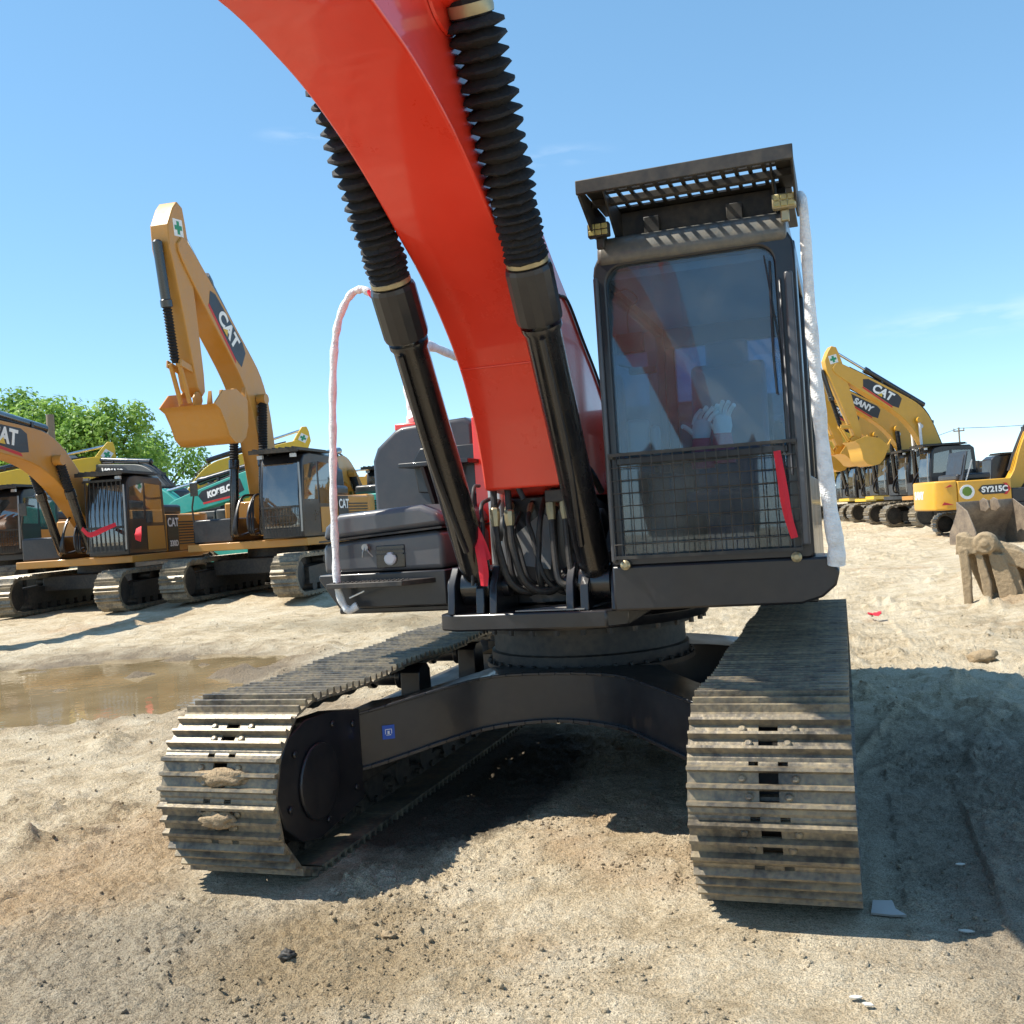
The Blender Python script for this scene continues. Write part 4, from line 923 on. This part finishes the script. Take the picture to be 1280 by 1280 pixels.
def boom_side(bt, x):    # matrix taking (a, b, out) of the boom plane to machine space
    return None
def excav(name, label, loc, deg, main='cat', s=1., beta=45, sigma=-95, bang=-40, boomtext=None, bodytext=None, textmat='lettering', cab='guard',
          group='excavators parked in the yard', track_mat=None, housedark=False, beam='cat', chrome=False, cross=True, bodysticker=None, lift=True, under='dusty'):
    e = empty(name, loc, R(deg)); e.scale = (s, s, s); tag(e, label, 'excavator', group)
    for sx in (-1, 1):
        t = bpy.data.objects.new('track', BELT); COL.objects.link(t); t.parent = e; t.location = (sx * 1.32, 0, 0)
        f = bpy.data.objects.new('track_frame', TFR); COL.objects.link(f); f.parent = e; f.location = (sx * 1.32, 0, 0)
    b = MB(); b.box(-1.15, 1.15, -.9, .9, .50, .86); b.lathe((0, 0, .86), (0, 0, 2), [(0, .68), (.22, .66)], 32); b.build('carbody', under, e, bevel=.02)
    b = MB(); b.box(-1.45, 1.48, -1.45, 2.3, 1.08, 1.25); b.build('upper_frame', beam, e, bevel=.015)
    hm = 'ink' if housedark else main
    b = MB(); b.box(-1.47, 1.47, .32, 2.32, 1.255, 2.20); hs = b.build('engine_house', main, e, bevel=.04, seg=3)
    b = MB()
    for k in range(9): b.box(1.475, 1.485, 1.0 + .0, 1.0 + 1.2, 1.42 + k * .07, 1.45 + k * .07)
    b.build('grille', 'ink', hs)
    if housedark:
        b = MB(); b.box(1.473, 1.488, .36, .95, 1.27, 2.18); b.box(-1.488, -1.473, .36, 1.6, 1.27, 2.18); b.build('house_panel', 'ink', hs)
    b = MB(); b.xy([(-1.46, 2.33), (-1.46, 2.75), (-1.25, 3.12), (-.7, 3.30), (.7, 3.30), (1.25, 3.12), (1.46, 2.75), (1.46, 2.33)], 1.10, 2.24); cw = b.build('counterweight', main, e, bevel=.07, seg=4)
    b = MB(); b.box(-1.1, 1.0, .9, 2.2, 2.21, 2.48); b.build('engine_hood', 'ink', e, bevel=.08, seg=4)
    b = MB(); b.box(-1.44, -.45, -1.2, .30, 1.255, 1.80); b.build('storage_box', 'ink' if main != 'teal' else main, e, bevel=.04, seg=3)
    b = MB(); b.cyl((-.9, 1.3, 2.45), (-.9, 1.3, 2.95), .07, n=14); b.build('exhaust_pipe', 'dusty', e)
    # cab
    b = MB()
    cp = [(1.60, 1.26), (1.62, 2.2), (1.50, 2.95), (1.38, 3.10), (1.1, 3.15), (-.05, 3.13), (-.22, 3.0), (-.28, 2.2), (-.28, 1.26)]
    b.fz(cp, .50, 1.49); cb = b.build('cab', 'black', e, bevel=.04, seg=3)
    b = MB()
    b.add([(.58, -1.617, 1.5), (1.41, -1.617, 1.5), (1.41, -1.632, 2.2), (.58, -1.632, 2.2), (1.41, -1.53, 2.90), (.58, -1.53, 2.90)], [(0, 1, 2, 3), (3, 2, 4, 5)]); b.build('windscreen', 'glassfar', cb)
    b = MB()
    b.fz([(1.50, 2.1), (1.42, 2.85), (.80, 2.95), (.80, 2.1)], 1.492, 1.497); b.fz([(.70, 2.0), (.70, 2.95), (-.05, 2.92), (-.12, 2.0)], 1.492, 1.497); b.build('side_window', 'glassfar', cb)
    b = MB(); b.fz([(.68, 1.35), (.68, 1.92), (-.15, 1.92), (-.2, 1.35)], 1.492, 1.50); b.build('door_panel', main if cab in ('guard', 'bars') else 'black', cb)
    b = MB(); b.box(.42, 1.57, -1.85, -.1, 3.16, 3.20); b.box(.42, 1.57, -1.87, -1.84, 3.12, 3.21)
    for k in range(7): b.box(.50 + k * .155, .53 + k * .155, -1.84, -.1, 3.20, 3.24)
    b.build('roof_guard', 'dusty', cb)
    b = MB()
    if cab == 'bars':
        for k in range(9): xx = .56 + k * .11; b.cyl((xx, -1.74, 1.35), (xx, -1.70, 3.0), .012, n=6)
        for zz in (1.35, 1.9, 2.98): b.box(.52, 1.47, -1.75, -1.72, zz, zz + .05)
    else:
        for k in range(12): xx = .57 + k * .078; b.box(xx, xx + .01, -1.68, -1.67, 1.3, 1.95)
        for zz in (1.3, 1.45, 1.6, 1.75, 1.93): b.box(.55, 1.45, -1.685, -1.675, zz, zz + .012)
        b.box(.54, 1.46, -1.69, -1.66, 1.93, 1.97)
    b.build('window_guard', 'dusty', cb)
    b = MB(); b.tube([(1.50, -1.72, 1.4), (1.52, -1.74, 2.2), (1.48, -1.66, 2.9)], .022, 8); b.build('handrail', 'zinc', cb)
    for xx in (.60, 1.38):
        b = MB(); b.box(xx - .06, xx + .06, -1.72, -1.64, 3.02, 3.10); b.build('work_lamp', 'lamp', cb)
    b = MB(); b.tube([(-1.40, -1.15, 1.3), (-1.42, -1.2, 2.1), (-1.30, -1.25, 2.5)], .02, 6); b.box(-1.40, -1.22, -1.28, -1.25, 2.35, 2.65); b.build('mirror', 'dusty', e)
    # boom
    F0 = (.25, 1.85); cb_, sb_ = math.cos(R(beta)), math.sin(R(beta))
    T = lambda q: (F0[0] + q[0] * cb_ - q[1] * sb_, F0[1] + q[0] * sb_ + q[1] * cb_)
    up_ = [(p.x, p.y) for p in catmull([(a, c, 0) for a, c in UPROF], 3)]; lo_ = [(p.x, p.y) for p in catmull([(a, c, 0) for a, c in LPROF], 3)]
    b = MB(); b.fz([T(q) for q in up_ + lo_], -.24, .24); bo = b.build('boom', main, e, bevel=.02, sharp=22)
    P3 = lambda q, x: Vector((x, -T(q)[0], T(q)[1]))
    b = MB()
    for dx in (-.07, .07): b.tube(catmull([P3((.4, .50), dx), P3((1.3, .95), dx), P3((2.6, 1.38), dx), P3((3.8, 1.15), dx), P3((6.0, .42), dx)], 5), .028, 6)
    for a_, c_ in ((2.0, 1.22), (3.3, 1.30), (4.6, .90)): b.box(-.12, .12, -T((a_, c_))[0] - .04, -T((a_, c_))[0] + .04, T((a_, c_))[1] - .02, T((a_, c_))[1] + .10)
    b.build('boom_pipes', 'ink', bo)
    if lift:
        for sx in (-1, 1):
            Pa = Vector((sx * .36, -1.28, 1.36)); Pb = P3((2.55, .80), sx * .36); d = (Pb - Pa); Lg = d.length; h_ = min(1.55, Lg * .6)
            b = MB(); b.lathe(Pa, Pb, [(0, .07), (.05, .10), (h_, .10), (h_ + .02, .12), (h_ + .2, .12), (h_ + .22, .08)], 16); c = b.build('boom_cylinder', 'blackglos', e)
            b = MB()
            if chrome: b.lathe(Pa, Pb, [(h_, .055), (Lg, .055)], 12); b.build('piston_rod', 'white', c)
            else:
                pr = []; t = h_ + .22
                while t < Lg - .1: pr += [(t, .11), (t + .03, .085)]; t += .06
                b.lathe(Pa, Pb, pr + [(Lg, .08)], 12); b.build('bellows', 'canvas', c)
            b = MB(); b.cyl(Pb - Vector((.10, 0, 0)), Pb + Vector((.10, 0, 0)), .12, n=16); b.build('pin_boss', main, bo)
        for sx in (-1, 1):
            b = MB()
            for k in range(3): b.tube(catmull([(sx * .14, -.6, 1.5), (sx * (.16 + k * .04), -1.45, 1.4), (sx * (.14 + .04 * k), -1.55 + .05 * k, 1.8), (sx * .15, -1.2, 2.25), (sx * .15, -.6, 2.3)], 5), .028, 6)
            b.build('hose', 'ink', e)
    b = MB()
    for sx in (-1, 1): b.cyl(P3((2.3, .70), sx * .24), P3((2.3, .70), sx * .30), .09, n=14)
    b.build('boom_lamp', 'lamp', bo)
    # stick
    J = (6.3, .02); Jw = T(J); cs, ss = math.cos(R(sigma)), math.sin(R(sigma))
    S = lambda q: (Jw[0] + q[0] * cs - q[1] * ss, Jw[1] + q[0] * ss + q[1] * cs)   # q=(along, towards the outer side)
    sp = [(-.95, .02), (-.80, .20), (-.45, .46), (.0, .50), (.30, .44), (2.75, .14), (2.95, .0), (2.85, -.14), (2.5, -.18), (.3, -.22), (-.1, -.22), (-.5, -.20), (-.85, -.16)]
    b = MB(); b.fz([S(q) for q in sp], -.20, .20); sk = b.build('stick', main, e, bevel=.02, sharp=22)
    S3 = lambda q, x: Vector((x, -S(q)[0], S(q)[1]))
    if cross:
        for sx in (-1, 1):
            for (dz_, m_, w1, w2, off) in ((0, 'white', .17, .17, .202), (0, 'green', .13, .045, .206), (0, 'green', .045, .13, .2085)):
                b = MB(); q0 = Vector((-.42, .10)); pts = [(q0.x - w1, q0.y - w2), (q0.x + w1, q0.y - w2), (q0.x + w1, q0.y + w2), (q0.x - w1, q0.y + w2)]
                b.fz([S(q) for q in pts], sx * off - .003 * (sx > 0), sx * off + .003 * (sx < 0)); b.build('sticker', m_, sk)
    Pa = P3((2.7, 1.52), 0); Pb = S3((-.85, .02), 0); d = (Pb - Pa); Lg = d.length
    b = MB(); b.lathe(Pa, Pb, [(0, .06), (.04, .11), (Lg * .58, .11), (Lg * .6, .13), (Lg * .64, .13)], 14); c = b.build('stick_cylinder', 'blackglos', e)
    b = MB(); b.lathe(Pa, Pb, [(Lg * .64, .055), (Lg, .055)], 12); b.build('piston_rod', 'chrome', c)
    # bucket cylinder on the outer side of the stick
    Pa = S3((-.15, .60), 0); Pb = S3((2.25, .52), 0); d = Pb - Pa; Lg = d.length
    b = MB(); b.lathe(Pa, Pb, [(0, .06), (.04, .10), (1.15, .10), (1.17, .12), (1.3, .12)], 14); c = b.build('bucket_cylinder', 'blackglos', e)
    pr = []; t = 1.3
    while t < Lg - .08: pr += [(t, .10), (t + .03, .07)]; t += .06
    b = MB(); b.lathe(Pa, Pb, pr + [(Lg, .06)], 12); b.build('bellows', 'canvas', c)
    b = MB()
    for dx in (-.15, .15):
        b.fz([S(q) for q in ((2.40, -.05), (2.50, .05), (2.32, .60), (2.18, .56))], dx - .02, dx + .02)
    hq = S((2.88, .0)); ba = R(sigma + 90 + bang)
    E2 = lambda q: (hq[0] + q[0] * math.cos(ba) - q[1] * math.sin(ba), hq[1] + q[0] * math.sin(ba) + q[1] * math.cos(ba))
    l1, l2 = S((2.25, .55)), E2((.38, .05))
    for dx in (-.10, .10): b.cyl((dx, -l1[0], l1[1]), (dx, -l2[0], l2[1]), .05, n=8)
    b.build('bucket_link', main, sk, bevel=.01)
    b = bucket(MB(), (0, hq[0], hq[1]), .95, .60, ba); bu = b.build('bucket', main, e, bevel=.01)
    # lettering
    if boomtext:
        for sx in (-1, 1):
            x = sx * .2445; a0, c0 = 4.35, .52
            dp = [(3.55, .40 + .30), (3.75, 1.0 - .07), (4.0, .96 - .06), (5.1, .60 - .05), (5.22, .42), (5.0, .20), (3.9, .40)]
            dp = [(3.45, .60), (3.62, .96), (3.85, .98), (5.15, .56), (5.3, .40), (5.1, .20), (3.7, .48)]
            b = MB(); b.fz([T(q) for q in dp], x - .004 * (sx > 0), x + .004 * (sx < 0)); b.build('decal_panel', 'ink', bo)
            b = MB(); b.fz([T(q) for q in ((3.7, .47), (5.1, .19), (5.08, .13), (3.62, .42))], x - .004 * (sx > 0), x + .004 * (sx < 0)); b.build('decal_stripe', 'decalred', bo)
            xd = P3((0, 0), 0) - P3((1.0, -.28), 0) if sx > 0 else P3((1.0, -.28), 0) - P3((0, 0), 0)
            yd = P3((.28, 1), 0) - P3((0, 0), 0)
            textobj(boomtext, .46 if len(boomtext) < 4 else (.36 if len(boomtext) < 6 else .26), P3((4.35, .58), x + sx * .004), xd, yd, textmat, bo, bold=.018, shear=.1)
            if boomtext == 'CAT':
                b = MB(); c0_ = (4.35, .46); b.fz([T(q) for q in ((4.24, .43), (4.46, .37), (4.35, .55))], x + sx * .007, x + sx * .0095); b.build('decal_triangle', 'bright', bo)
    if bodytext:
        for sx in ((1,) if housedark else (-1, 1)):
            yc = .95; xd = (0, 1, 0) if sx > 0 else (0, -1, 0)
            xs_ = sx * 1.492
            if isinstance(bodytext, (list, tuple)):
                for t_, sz, yy, zz in bodytext:
                    textobj(t_, sz, (xs_ + sx * .004, yy, zz), xd, (0, 0, 1), 'lettering', hs, bold=.008)
            else:
                b = MB(); hexp = [(yc - .55, 1.80), (yc - .35, 1.98), (yc + .45, 1.98), (yc + .62, 1.80), (yc + .45, 1.62), (yc - .35, 1.62)]
                b.fz([(-a, c) for a, c in hexp], xs_ - .003, xs_ + .003); b.build('decal_panel', 'ink', hs)
                b = MB(); yy = yc + .5 * (1 if sx > 0 else 1)
                b.fz([(-a, c) for a, c in ((yc - .60, 1.80), (yc - .45, 2.02), (yc - .33, 2.02), (yc - .50, 1.80), (yc - .33, 1.58), (yc - .45, 1.58))], xs_ - .005, xs_ + .005); b.build('decal_arrow', 'decalred', hs)
                textobj(bodytext, .30, (xs_ + sx * .006, yc, 1.80), xd, (0, 0, 1), 'lettering', hs, bold=.012)
    if bodysticker:
        pass
    return e, T, S

CATB = (('CAT', .30, .66, 1.98), ('330D', .20, .66, 1.45))
LG = 'excavators parked on the left of the yard'; RG = 'excavators parked in a row on the right of the yard'
excav('excavator', 'ochre excavator with boom arching out to the left and red bows on its barred cab', (-15.79, 13.74, .22), 11, 'cat', beta=21, sigma=-30, boomtext='CAT', bodytext=CATB, cab='bars', housedark=True, group=LG)
excav('excavator', 'ochre excavator with its boom raised highest and bucket hanging in the air', (-11.70, 15.0, .30), 5, 'cat', beta=58, sigma=-97, bang=-35, s=1.05, boomtext='CAT', bodytext=CATB, cab='guard', housedark=True, group=LG)
excav('excavator', 'orange excavator at the left edge behind the one with the barred cab', (-22.3, 17.2, .40), 11, 'amber', beta=12, sigma=-150, boomtext='SANY', bodytext='SY365H', cab='guard', group=LG, beam='ink')
excav('excavator', 'ochre excavator far back, its cab just right of the raised-boom machine', (-13.9, 24.4, .5), 11, 'cat', beta=8, sigma=-150, boomtext='CAT', bodytext=CATB, cab='guard', housedark=True, group=LG)
excav('excavator', 'bright yellow excavator before the trees, green cross on its stick end above the barred cab', (-29.8, 20.9, .3), 135, 'bright', s=1., beta=26, sigma=-125, boomtext=None, cab='guard', group=LG)
excav('excavator', 'slate grey excavator with white lettering behind the raised bucket', (-20.6, 24.2, .45), -100, 'slate', beta=22, sigma=-140, boomtext='VOLVO', cab='guard', group=LG, cross=False, beam='slate')
excav('excavator', 'teal green excavator between the barred cab and the raised-boom machine', (-12.6, 20.6, .5), -95, 'teal', beta=4, sigma=-140, boomtext='KOBELCO', cab='guard', group=LG, beam='teal', cross=False)
excav('excavator', 'far yellow excavator whose stick end rises above the raised-boom machine', (-25.5, 28.65, .5), 128, 'bright', beta=30, sigma=-118, cab='guard', group=LG)
excav('excavator', 'yellow excavator with the second, lower stick end beside the raised-boom machine', (-28.0, 33.1, .5), 126, 'bright', beta=24, sigma=-125, cab='guard', group=LG)

excav('excavator', 'most distant yellow excavator, only its boom top showing left of the grey side body', (-27.8, 38.4, .5), 124, 'sany', beta=17, sigma=-130, cab='guard', group=LG)
excav('excavator', 'golden excavator nearest of the right row, boom lettered CAT, white cylinder rod', (6.4, 42.6, .1), -68, 'catlight', s=1.12, beta=48, sigma=-103, bang=-10, boomtext='CAT', cab='guard', group=RG, chrome=True, beam='cat')
excav('excavator', 'yellow excavator lettered SANY directly behind the golden one with the white cylinder rod', (5.7, 46.4, .15), -68, 'sany', s=1.1, beta=46, sigma=-103, boomtext='SANY', cab='guard', group=RG, beam='ink')
excav('excavator', 'yellow excavator lettered SANY, third in the right hand row', (4.9, 50.2, .2), -68, 'sany', s=1.1, beta=44, sigma=-103, boomtext='SANY', cab='guard', group=RG, beam='bright')
excav('excavator', 'bright yellow excavator fourth in the right hand row', (4.2, 54.0, .2), -68, 'bright', beta=40, sigma=-103, cab='guard', group=RG, beam='bright')
excav('excavator', 'bright yellow excavator fifth in the right hand row, last but one', (3.4, 57.8, .2), -68, 'bright', s=1.05, beta=37, sigma=-103, cab='guard', group=RG, beam='bright')
excav('excavator', 'bright yellow excavator last and farthest in the right hand row', (2.6, 61.8, .2), -68, 'bright', beta=36, sigma=-103, cab='guard', group=RG, beam='bright')
e, T_, S_ = excav('excavator', 'warm yellow excavator lettered SY215C with a raised black hood, its back to the yard', (7.05, 32.0, .04), 104, 'sany', s=.88, beta=43, sigma=-90, boomtext='SANY', bodytext='SY215C', cab='guard', group='excavators standing alone on the right', beam='ink')
b = MB(); mm_ = Matrix.Translation((-.5, 2.1, 2.22)) @ Matrix.Rotation(R(-78), 4, 'X'); b.box(-.95, .95, -1.15, 0, -.03, .03, mm_); b.box(-.8, .8, -1.0, -.2, .03, .06, mm_)
b.build('raised_hood', 'ink', e, bevel=.03)
b = MB(); b.tube([(-1.35, 1.95, 2.2), (-1.40, 1.70, 3.0)], .03, 6); b.tube([(.40, 1.95, 2.2), (.45, 1.70, 3.0)], .03, 6); b.build('hood_strut', 'white', e)
b = MB(); b.cyl((-1.468, 1.98, 1.76), (-1.490, 1.98, 1.76), .28, n=28); b.build('round_emblem', 'white', e)
b = MB(); b.cyl((-1.491, 1.98, 1.78), (-1.494, 1.98, 1.78), .19, n=9); b.build('emblem_mark', 'leafb', e)
textobj('SANY', .42, (0, 3.306, 1.7), (-1, 0, 0), (0, 0, 1), 'lettering', e, bold=.02)
b = MB(); b.fz([(-2.5, 1.30), (-2.95, 1.30), (-2.85, 1.42)], -1.476, -1.463); b.fz([(-2.5, 2.02), (-2.8, 1.96), (-2.6, 2.08)], -1.476, -1.463); b.build('red_mark', 'decalred', e)
excav('excavator', 'dark cabbed excavator behind the warm yellow SY215C machine', (9.6, 40.5, .05), 104, 'slate', beta=10, sigma=-120, cab='guard', group='excavators standing alone on the right', beam='ink', cross=False)

# red bows on the far machines
ribbon('red_ribbon', [(-14.55, 11.6, 2.15), (-14.3, 11.55, 2.0), (-13.95, 11.6, 2.1), (-13.7, 11.7, 2.2)], .06, 'large red bow tied across the barred cab window of the left excavator', 3)
ribbon('red_ribbon', [(-13.5, 12.2, 2.1), (-13.45, 12.1, 1.95), (-13.5, 12.15, 1.8)], .10, 'small red bow on the cab side of the barred excavator', 7)

# buckets lying on the ground
b = bucket(MB(), (0, 0, 0), 1.15, .85, R(0), teeth=2, mirror=False); b.tf(Matrix.Translation((5.55, 25.0, 1.35)) @ Matrix.Rotation(R(25), 4, 'Z') @ Matrix.Rotation(R(25), 4, 'X'))
o = b.build('digging_bucket', 'worn', bevel=.01); tag(o, 'wide rusty brown digging bucket lying open on the ground before the yellow SY215C machine', 'bucket')
b = MB()
for k, (x, dep, top, bot, wd, ln) in enumerate(((.06, 0, .80, .22, .06, .02), (.24, .05, .74, .12, .045, .10), (.46, .10, .70, .02, .10, .13), (.64, .16, .58, -.12, .05, .12), (.98, .30, .45, -.25, .07, .18), (1.35, .45, .30, -.3, .08, .2))):
    b.xz([(x - wd, top), (x + wd, top - .03), (x + wd * 1.1 + ln, bot + .15), (x + wd * .8 + ln, bot - .3), (x - wd * .8 + ln, bot - .3), (x - wd * .9 + ln * .6, bot + .2)], dep - .16, dep - .05)
b.tube(catmull([(-.02, 0, .90), (.2, .02, .86), (.5, .08, .76), (.9, .25, .52), (1.4, .45, .34), (1.9, .7, .1)], 6), .10, 10, lambda t: 1 + .3 * math.sin(t * 23) * math.sin(t * 9))
b.lathe((.34, -.16, .84), (.34, .12, .84), [(0, .13), (.04, .155), (.22, .155), (.26, .13)], 20); b.lathe((.34, -.18, .84), (.34, -.15, .84), [(0, .05), (.03, .05)], 12)
b.xz([(-.04, .70), (-.02, .97), (.20, .92), (.24, .70)], -.14, .1); b.add([(.0, .02, .8), (.75, .22, .66), (1.6, .6, .25), (1.75, .95, -.3), (.9, .6, -.3), (.3, .4, -.2), (.0, .10, .8), (.75, .30, .66), (1.6, .68, .25), (1.75, 1.03, -.3), (.9, .68, -.3), (.3, .48, -.2)], [(0, 1, 2, 3, 4, 5), (11, 10, 9, 8, 7, 6), (0, 6, 7, 1), (1, 7, 8, 2), (2, 8, 9, 3), (3, 9, 10, 4), (4, 10, 11, 5), (5, 11, 6, 0)]); b.xz([(.5, .78), (.75, .72), (1.2, .42), (1.15, .30), (.6, .55)], -.02, .12)
b.tf(Matrix.Translation((3.28, 9.55, .06)) @ Matrix.Rotation(R(-14), 4, 'Z') @ Matrix.Scale(1.05, 4))
bm_ = MB(); bm_.v, bm_.f, bm_.mi = b.v, b.f, b.mi; b = bm_
o = b.build('rock_grapple', 'mud'); rm_ = o.modifiers.new('remesh', 'REMESH'); rm_.mode = 'VOXEL'; rm_.voxel_size = .014; rm_.use_smooth_shade = True
for sz_, st2 in ((.12, .010), (.04, .014)):
    tx_ = bpy.data.textures.new('mud_noise', 'CLOUDS'); tx_.noise_scale = sz_; dm_ = o.modifiers.new('displace', 'DISPLACE'); dm_.texture = tx_; dm_.strength = st2; dm_.texture_coords = 'GLOBAL'
_ = o; tag(o, 'mud-caked steel grapple with downward tines half buried in the spoil heap at the right edge', 'grapple')

# small things lying on the ground
b = MB(); rn = random.Random(5); vs = []
for i in range(5):
    for j in range(4): vs.append((1.90 + i * .045 + .01 * rn.random(), 7.85 + j * .06, .05 + height(1.95, 7.9) + .05 * rn.random()))
b.add(vs, [(i * 4 + j, i * 4 + j + 1, i * 4 + j + 5, i * 4 + j + 4) for i in range(4) for j in range(3)])
o = b.build('red_rag', 'red'); o.modifiers.new('solid', 'SOLIDIFY').thickness = .006; tag(o, 'small crumpled red rag lying on the soil behind the right track', 'rag')
b = MB(); b.xy([(1.69, -2.12), (1.70, -1.98), (1.78, -1.97), (1.79, -2.06), (1.83, -2.12), (1.77, -2.13)], .012, .020)
o = b.build('flat_offcut', 'zinc'); o.rotation_euler = (0, 0, 0); tag(o, 'flat grey offcut lying in the shade against the right track', 'offcut')
for k, (x, y, s_, lb) in enumerate(((-.62, -2.96, .035, 'dark fist-sized clod on the wet soil in front of the left track'), (-.30, -2.66, .032, 'crumbly grey clod nearest the shadow of the left track'), (-.09, -2.45, .018, 'small reddish stone at the edge of the shadow of the left track'),
                                    (-2.6, .9, .07, 'dark stone on the soil between the puddle and the left track'), (-3.1, 6.4, .16, 'low dark heap of clods at the far end of the puddle'), (2.9, 4.3, .13, 'dark clod at the far edge of the shadow right of the excavator'))):
    lump('stone', (x, y, height(x, y) + s_ * .3), (s_, s_ * .8, s_ * .6), 'mud' if k not in (0, 3) else 'dusty', lb, 'stone', 20 + k, .5)
for k, (x, y, lb) in enumerate(((1.62, -2.88, 'pale paper scrap on sunlit soil in front of the right track'), (1.66, -2.93, 'second pale paper scrap touching the first in front of the right track'), (2.05, -2.2, 'tiny pale scrap at the lower edge of the shadow right of the right track'), (2.1, -1.5, 'pale leaf-like scrap in the shadow beside the right track'))):
    b = MB(); a = k * 1.1; pts = [(x + .022 * math.cos(a + t) * (1 + .4 * math.sin(t * 2)), y + .012 * math.sin(a + t)) for t in [i * PI / 4 for i in range(8)]]
    z = height(x, y) + .012; b.xy(pts, z, z + .004); tag(b.build('paper_scrap', 'paper'), lb, 'scrap', 'litter scraps in front of the excavator')

# poles and wires
b = MB(); b.cyl((-28.4, 25.6, 0), (-28.3, 25.6, 7.1), .20, .15, 12); tag(b.build('wooden_post', 'wood'), 'plain weathered wooden pole standing before the trees', 'pole')
e = empty('utility_pole', (15.4, 124.5, 0)); tag(e, 'distant power pole with a crossarm above the dark cabs on the right', 'pole')
b = MB(); b.cyl((0, 0, 0), (0, 0, 8.9), .15, .10, 10); b.build('mast', 'wood', e)
b = MB(); b.box(-.62, .62, -.07, .07, 8.4, 8.55); b.build('crossarm', 'wood', e)
b = MB()
for xx in (-.55, 0, .55): b.lathe((xx, 0, 8.55), (xx, 0, 9.0), [(0, .06), (.2, .08), (.3, .03)], 8)
b.build('insulator', 'plate', e)
for k, (x1, y1, z1, lb) in enumerate(((60, 128, 12.5, 'power line running right from the distant pole'), (-20, 150, 5, 'power line running left from the distant pole'))):
    P = [Vector((15.4, 124.5, 8.8)).lerp(Vector((x1, y1, z1)), t / 12) - Vector((0, 0, 1.6 * 4 * (t / 12) * (1 - t / 12))) for t in range(13)]
    b = MB(); b.tube(P, .035, 5); tag(b.build('power_line', 'ink'), lb, 'wire')

# ------------------------------------------------------------------ trees
def tree(x, y, h, rad, mat, label, seed, nleaf=9000, leaf=.17):
    rn = random.Random(seed); e = empty('tree', (x, y, base_h(x, y) - .1)); tag(e, label, 'tree', 'trees behind the parked machines')
    b = MB(); b.tube(catmull([(0, 0, 0), (.1, 0, h * .3), (-.1, .1, h * .6), (0, 0, h * .9)], 5), rad * .09, 9, lambda t: 1 - .75 * t)
    cl = []
    for k in range(16):
        a = rn.uniform(0, 2 * PI); zz = h * rn.uniform(.22, .93); rr = rad * rn.uniform(.25, .85) * math.sqrt(max(.1, 1 - ((zz / h - .5) / .55) ** 2)); c = Vector((rr * math.cos(a), rr * math.sin(a), zz)); cl.append((c, rad * rn.uniform(.28, .48)))
        b.tube([(0, 0, zz * .6), tuple(c * .5 + Vector((0, 0, zz * .32))), tuple(c)], rad * .028, 5, lambda t: 1 - .7 * t)
    cl.append((Vector((0, 0, h * .93)), rad * .3))
    b.build('trunk', 'bark', e)
    vs = []; fs = []
    for i in range(nleaf):
        c, r_ = cl[rn.randrange(len(cl))]; d = Vector((rn.gauss(0, 1), rn.gauss(0, 1), rn.gauss(0, 1))).normalized(); p = c + d * r_ * (rn.random() ** .35) * Vector((1, 1, .8)).length / 1.6 * rn.uniform(.9, 1.15)
        nrm = (d + Vector((rn.gauss(0, .6), rn.gauss(0, .6), rn.gauss(0, .6) + .5))).normalized(); u = nrm.orthogonal().normalized(); u.rotate(Matrix.Rotation(rn.uniform(0, 6.28), 3, nrm)); w_ = nrm.cross(u); s_ = leaf * rn.uniform(.6, 1.4)
        o_ = len(vs); vs += [p - u * s_, p - w_ * s_ * .5 + nrm * s_ * .1, p + u * s_, p + w_ * s_ * .5 + nrm * s_ * .1]; fs.append((o_, o_ + 1, o_ + 2, o_ + 3))
    me = bpy.data.meshes.new('crown'); me.from_pydata([tuple(q) for q in vs], [], fs); me.materials.append(M[mat]); o = bpy.data.objects.new('crown', me); COL.objects.link(o); o.parent = e
TR_ = [(-57.5, 49, 11.0, 4.6, 'leafa', 'darker green tree at the left edge behind the arching boom'), (-50.5, 47, 11.9, 4.2, 'leafa', 'tall green tree behind the wooden pole'), (-46.5, 45.5, 10.8, 4.2, 'leafb', 'yellow green tree right of the wooden pole'),
       (-42.8, 46, 10.6, 3.4, 'leafb', 'light green tree next to the raised bucket'), 
       (-50, 60, 9.5, 5, 'leafa', 'broad tree in the second line seen between the nearer crowns'), (-66, 55, 10, 5, 'leafa', 'outermost tree beyond the left edge'),
       (40, 95, 5.0, 4, 'leafa', 'low tree beyond the yellow boom at the right edge')]
for k, (x, y, h, r_, m_, lb) in enumerate(TR_): tree(x, y, h, r_, m_, lb, 40 + k)
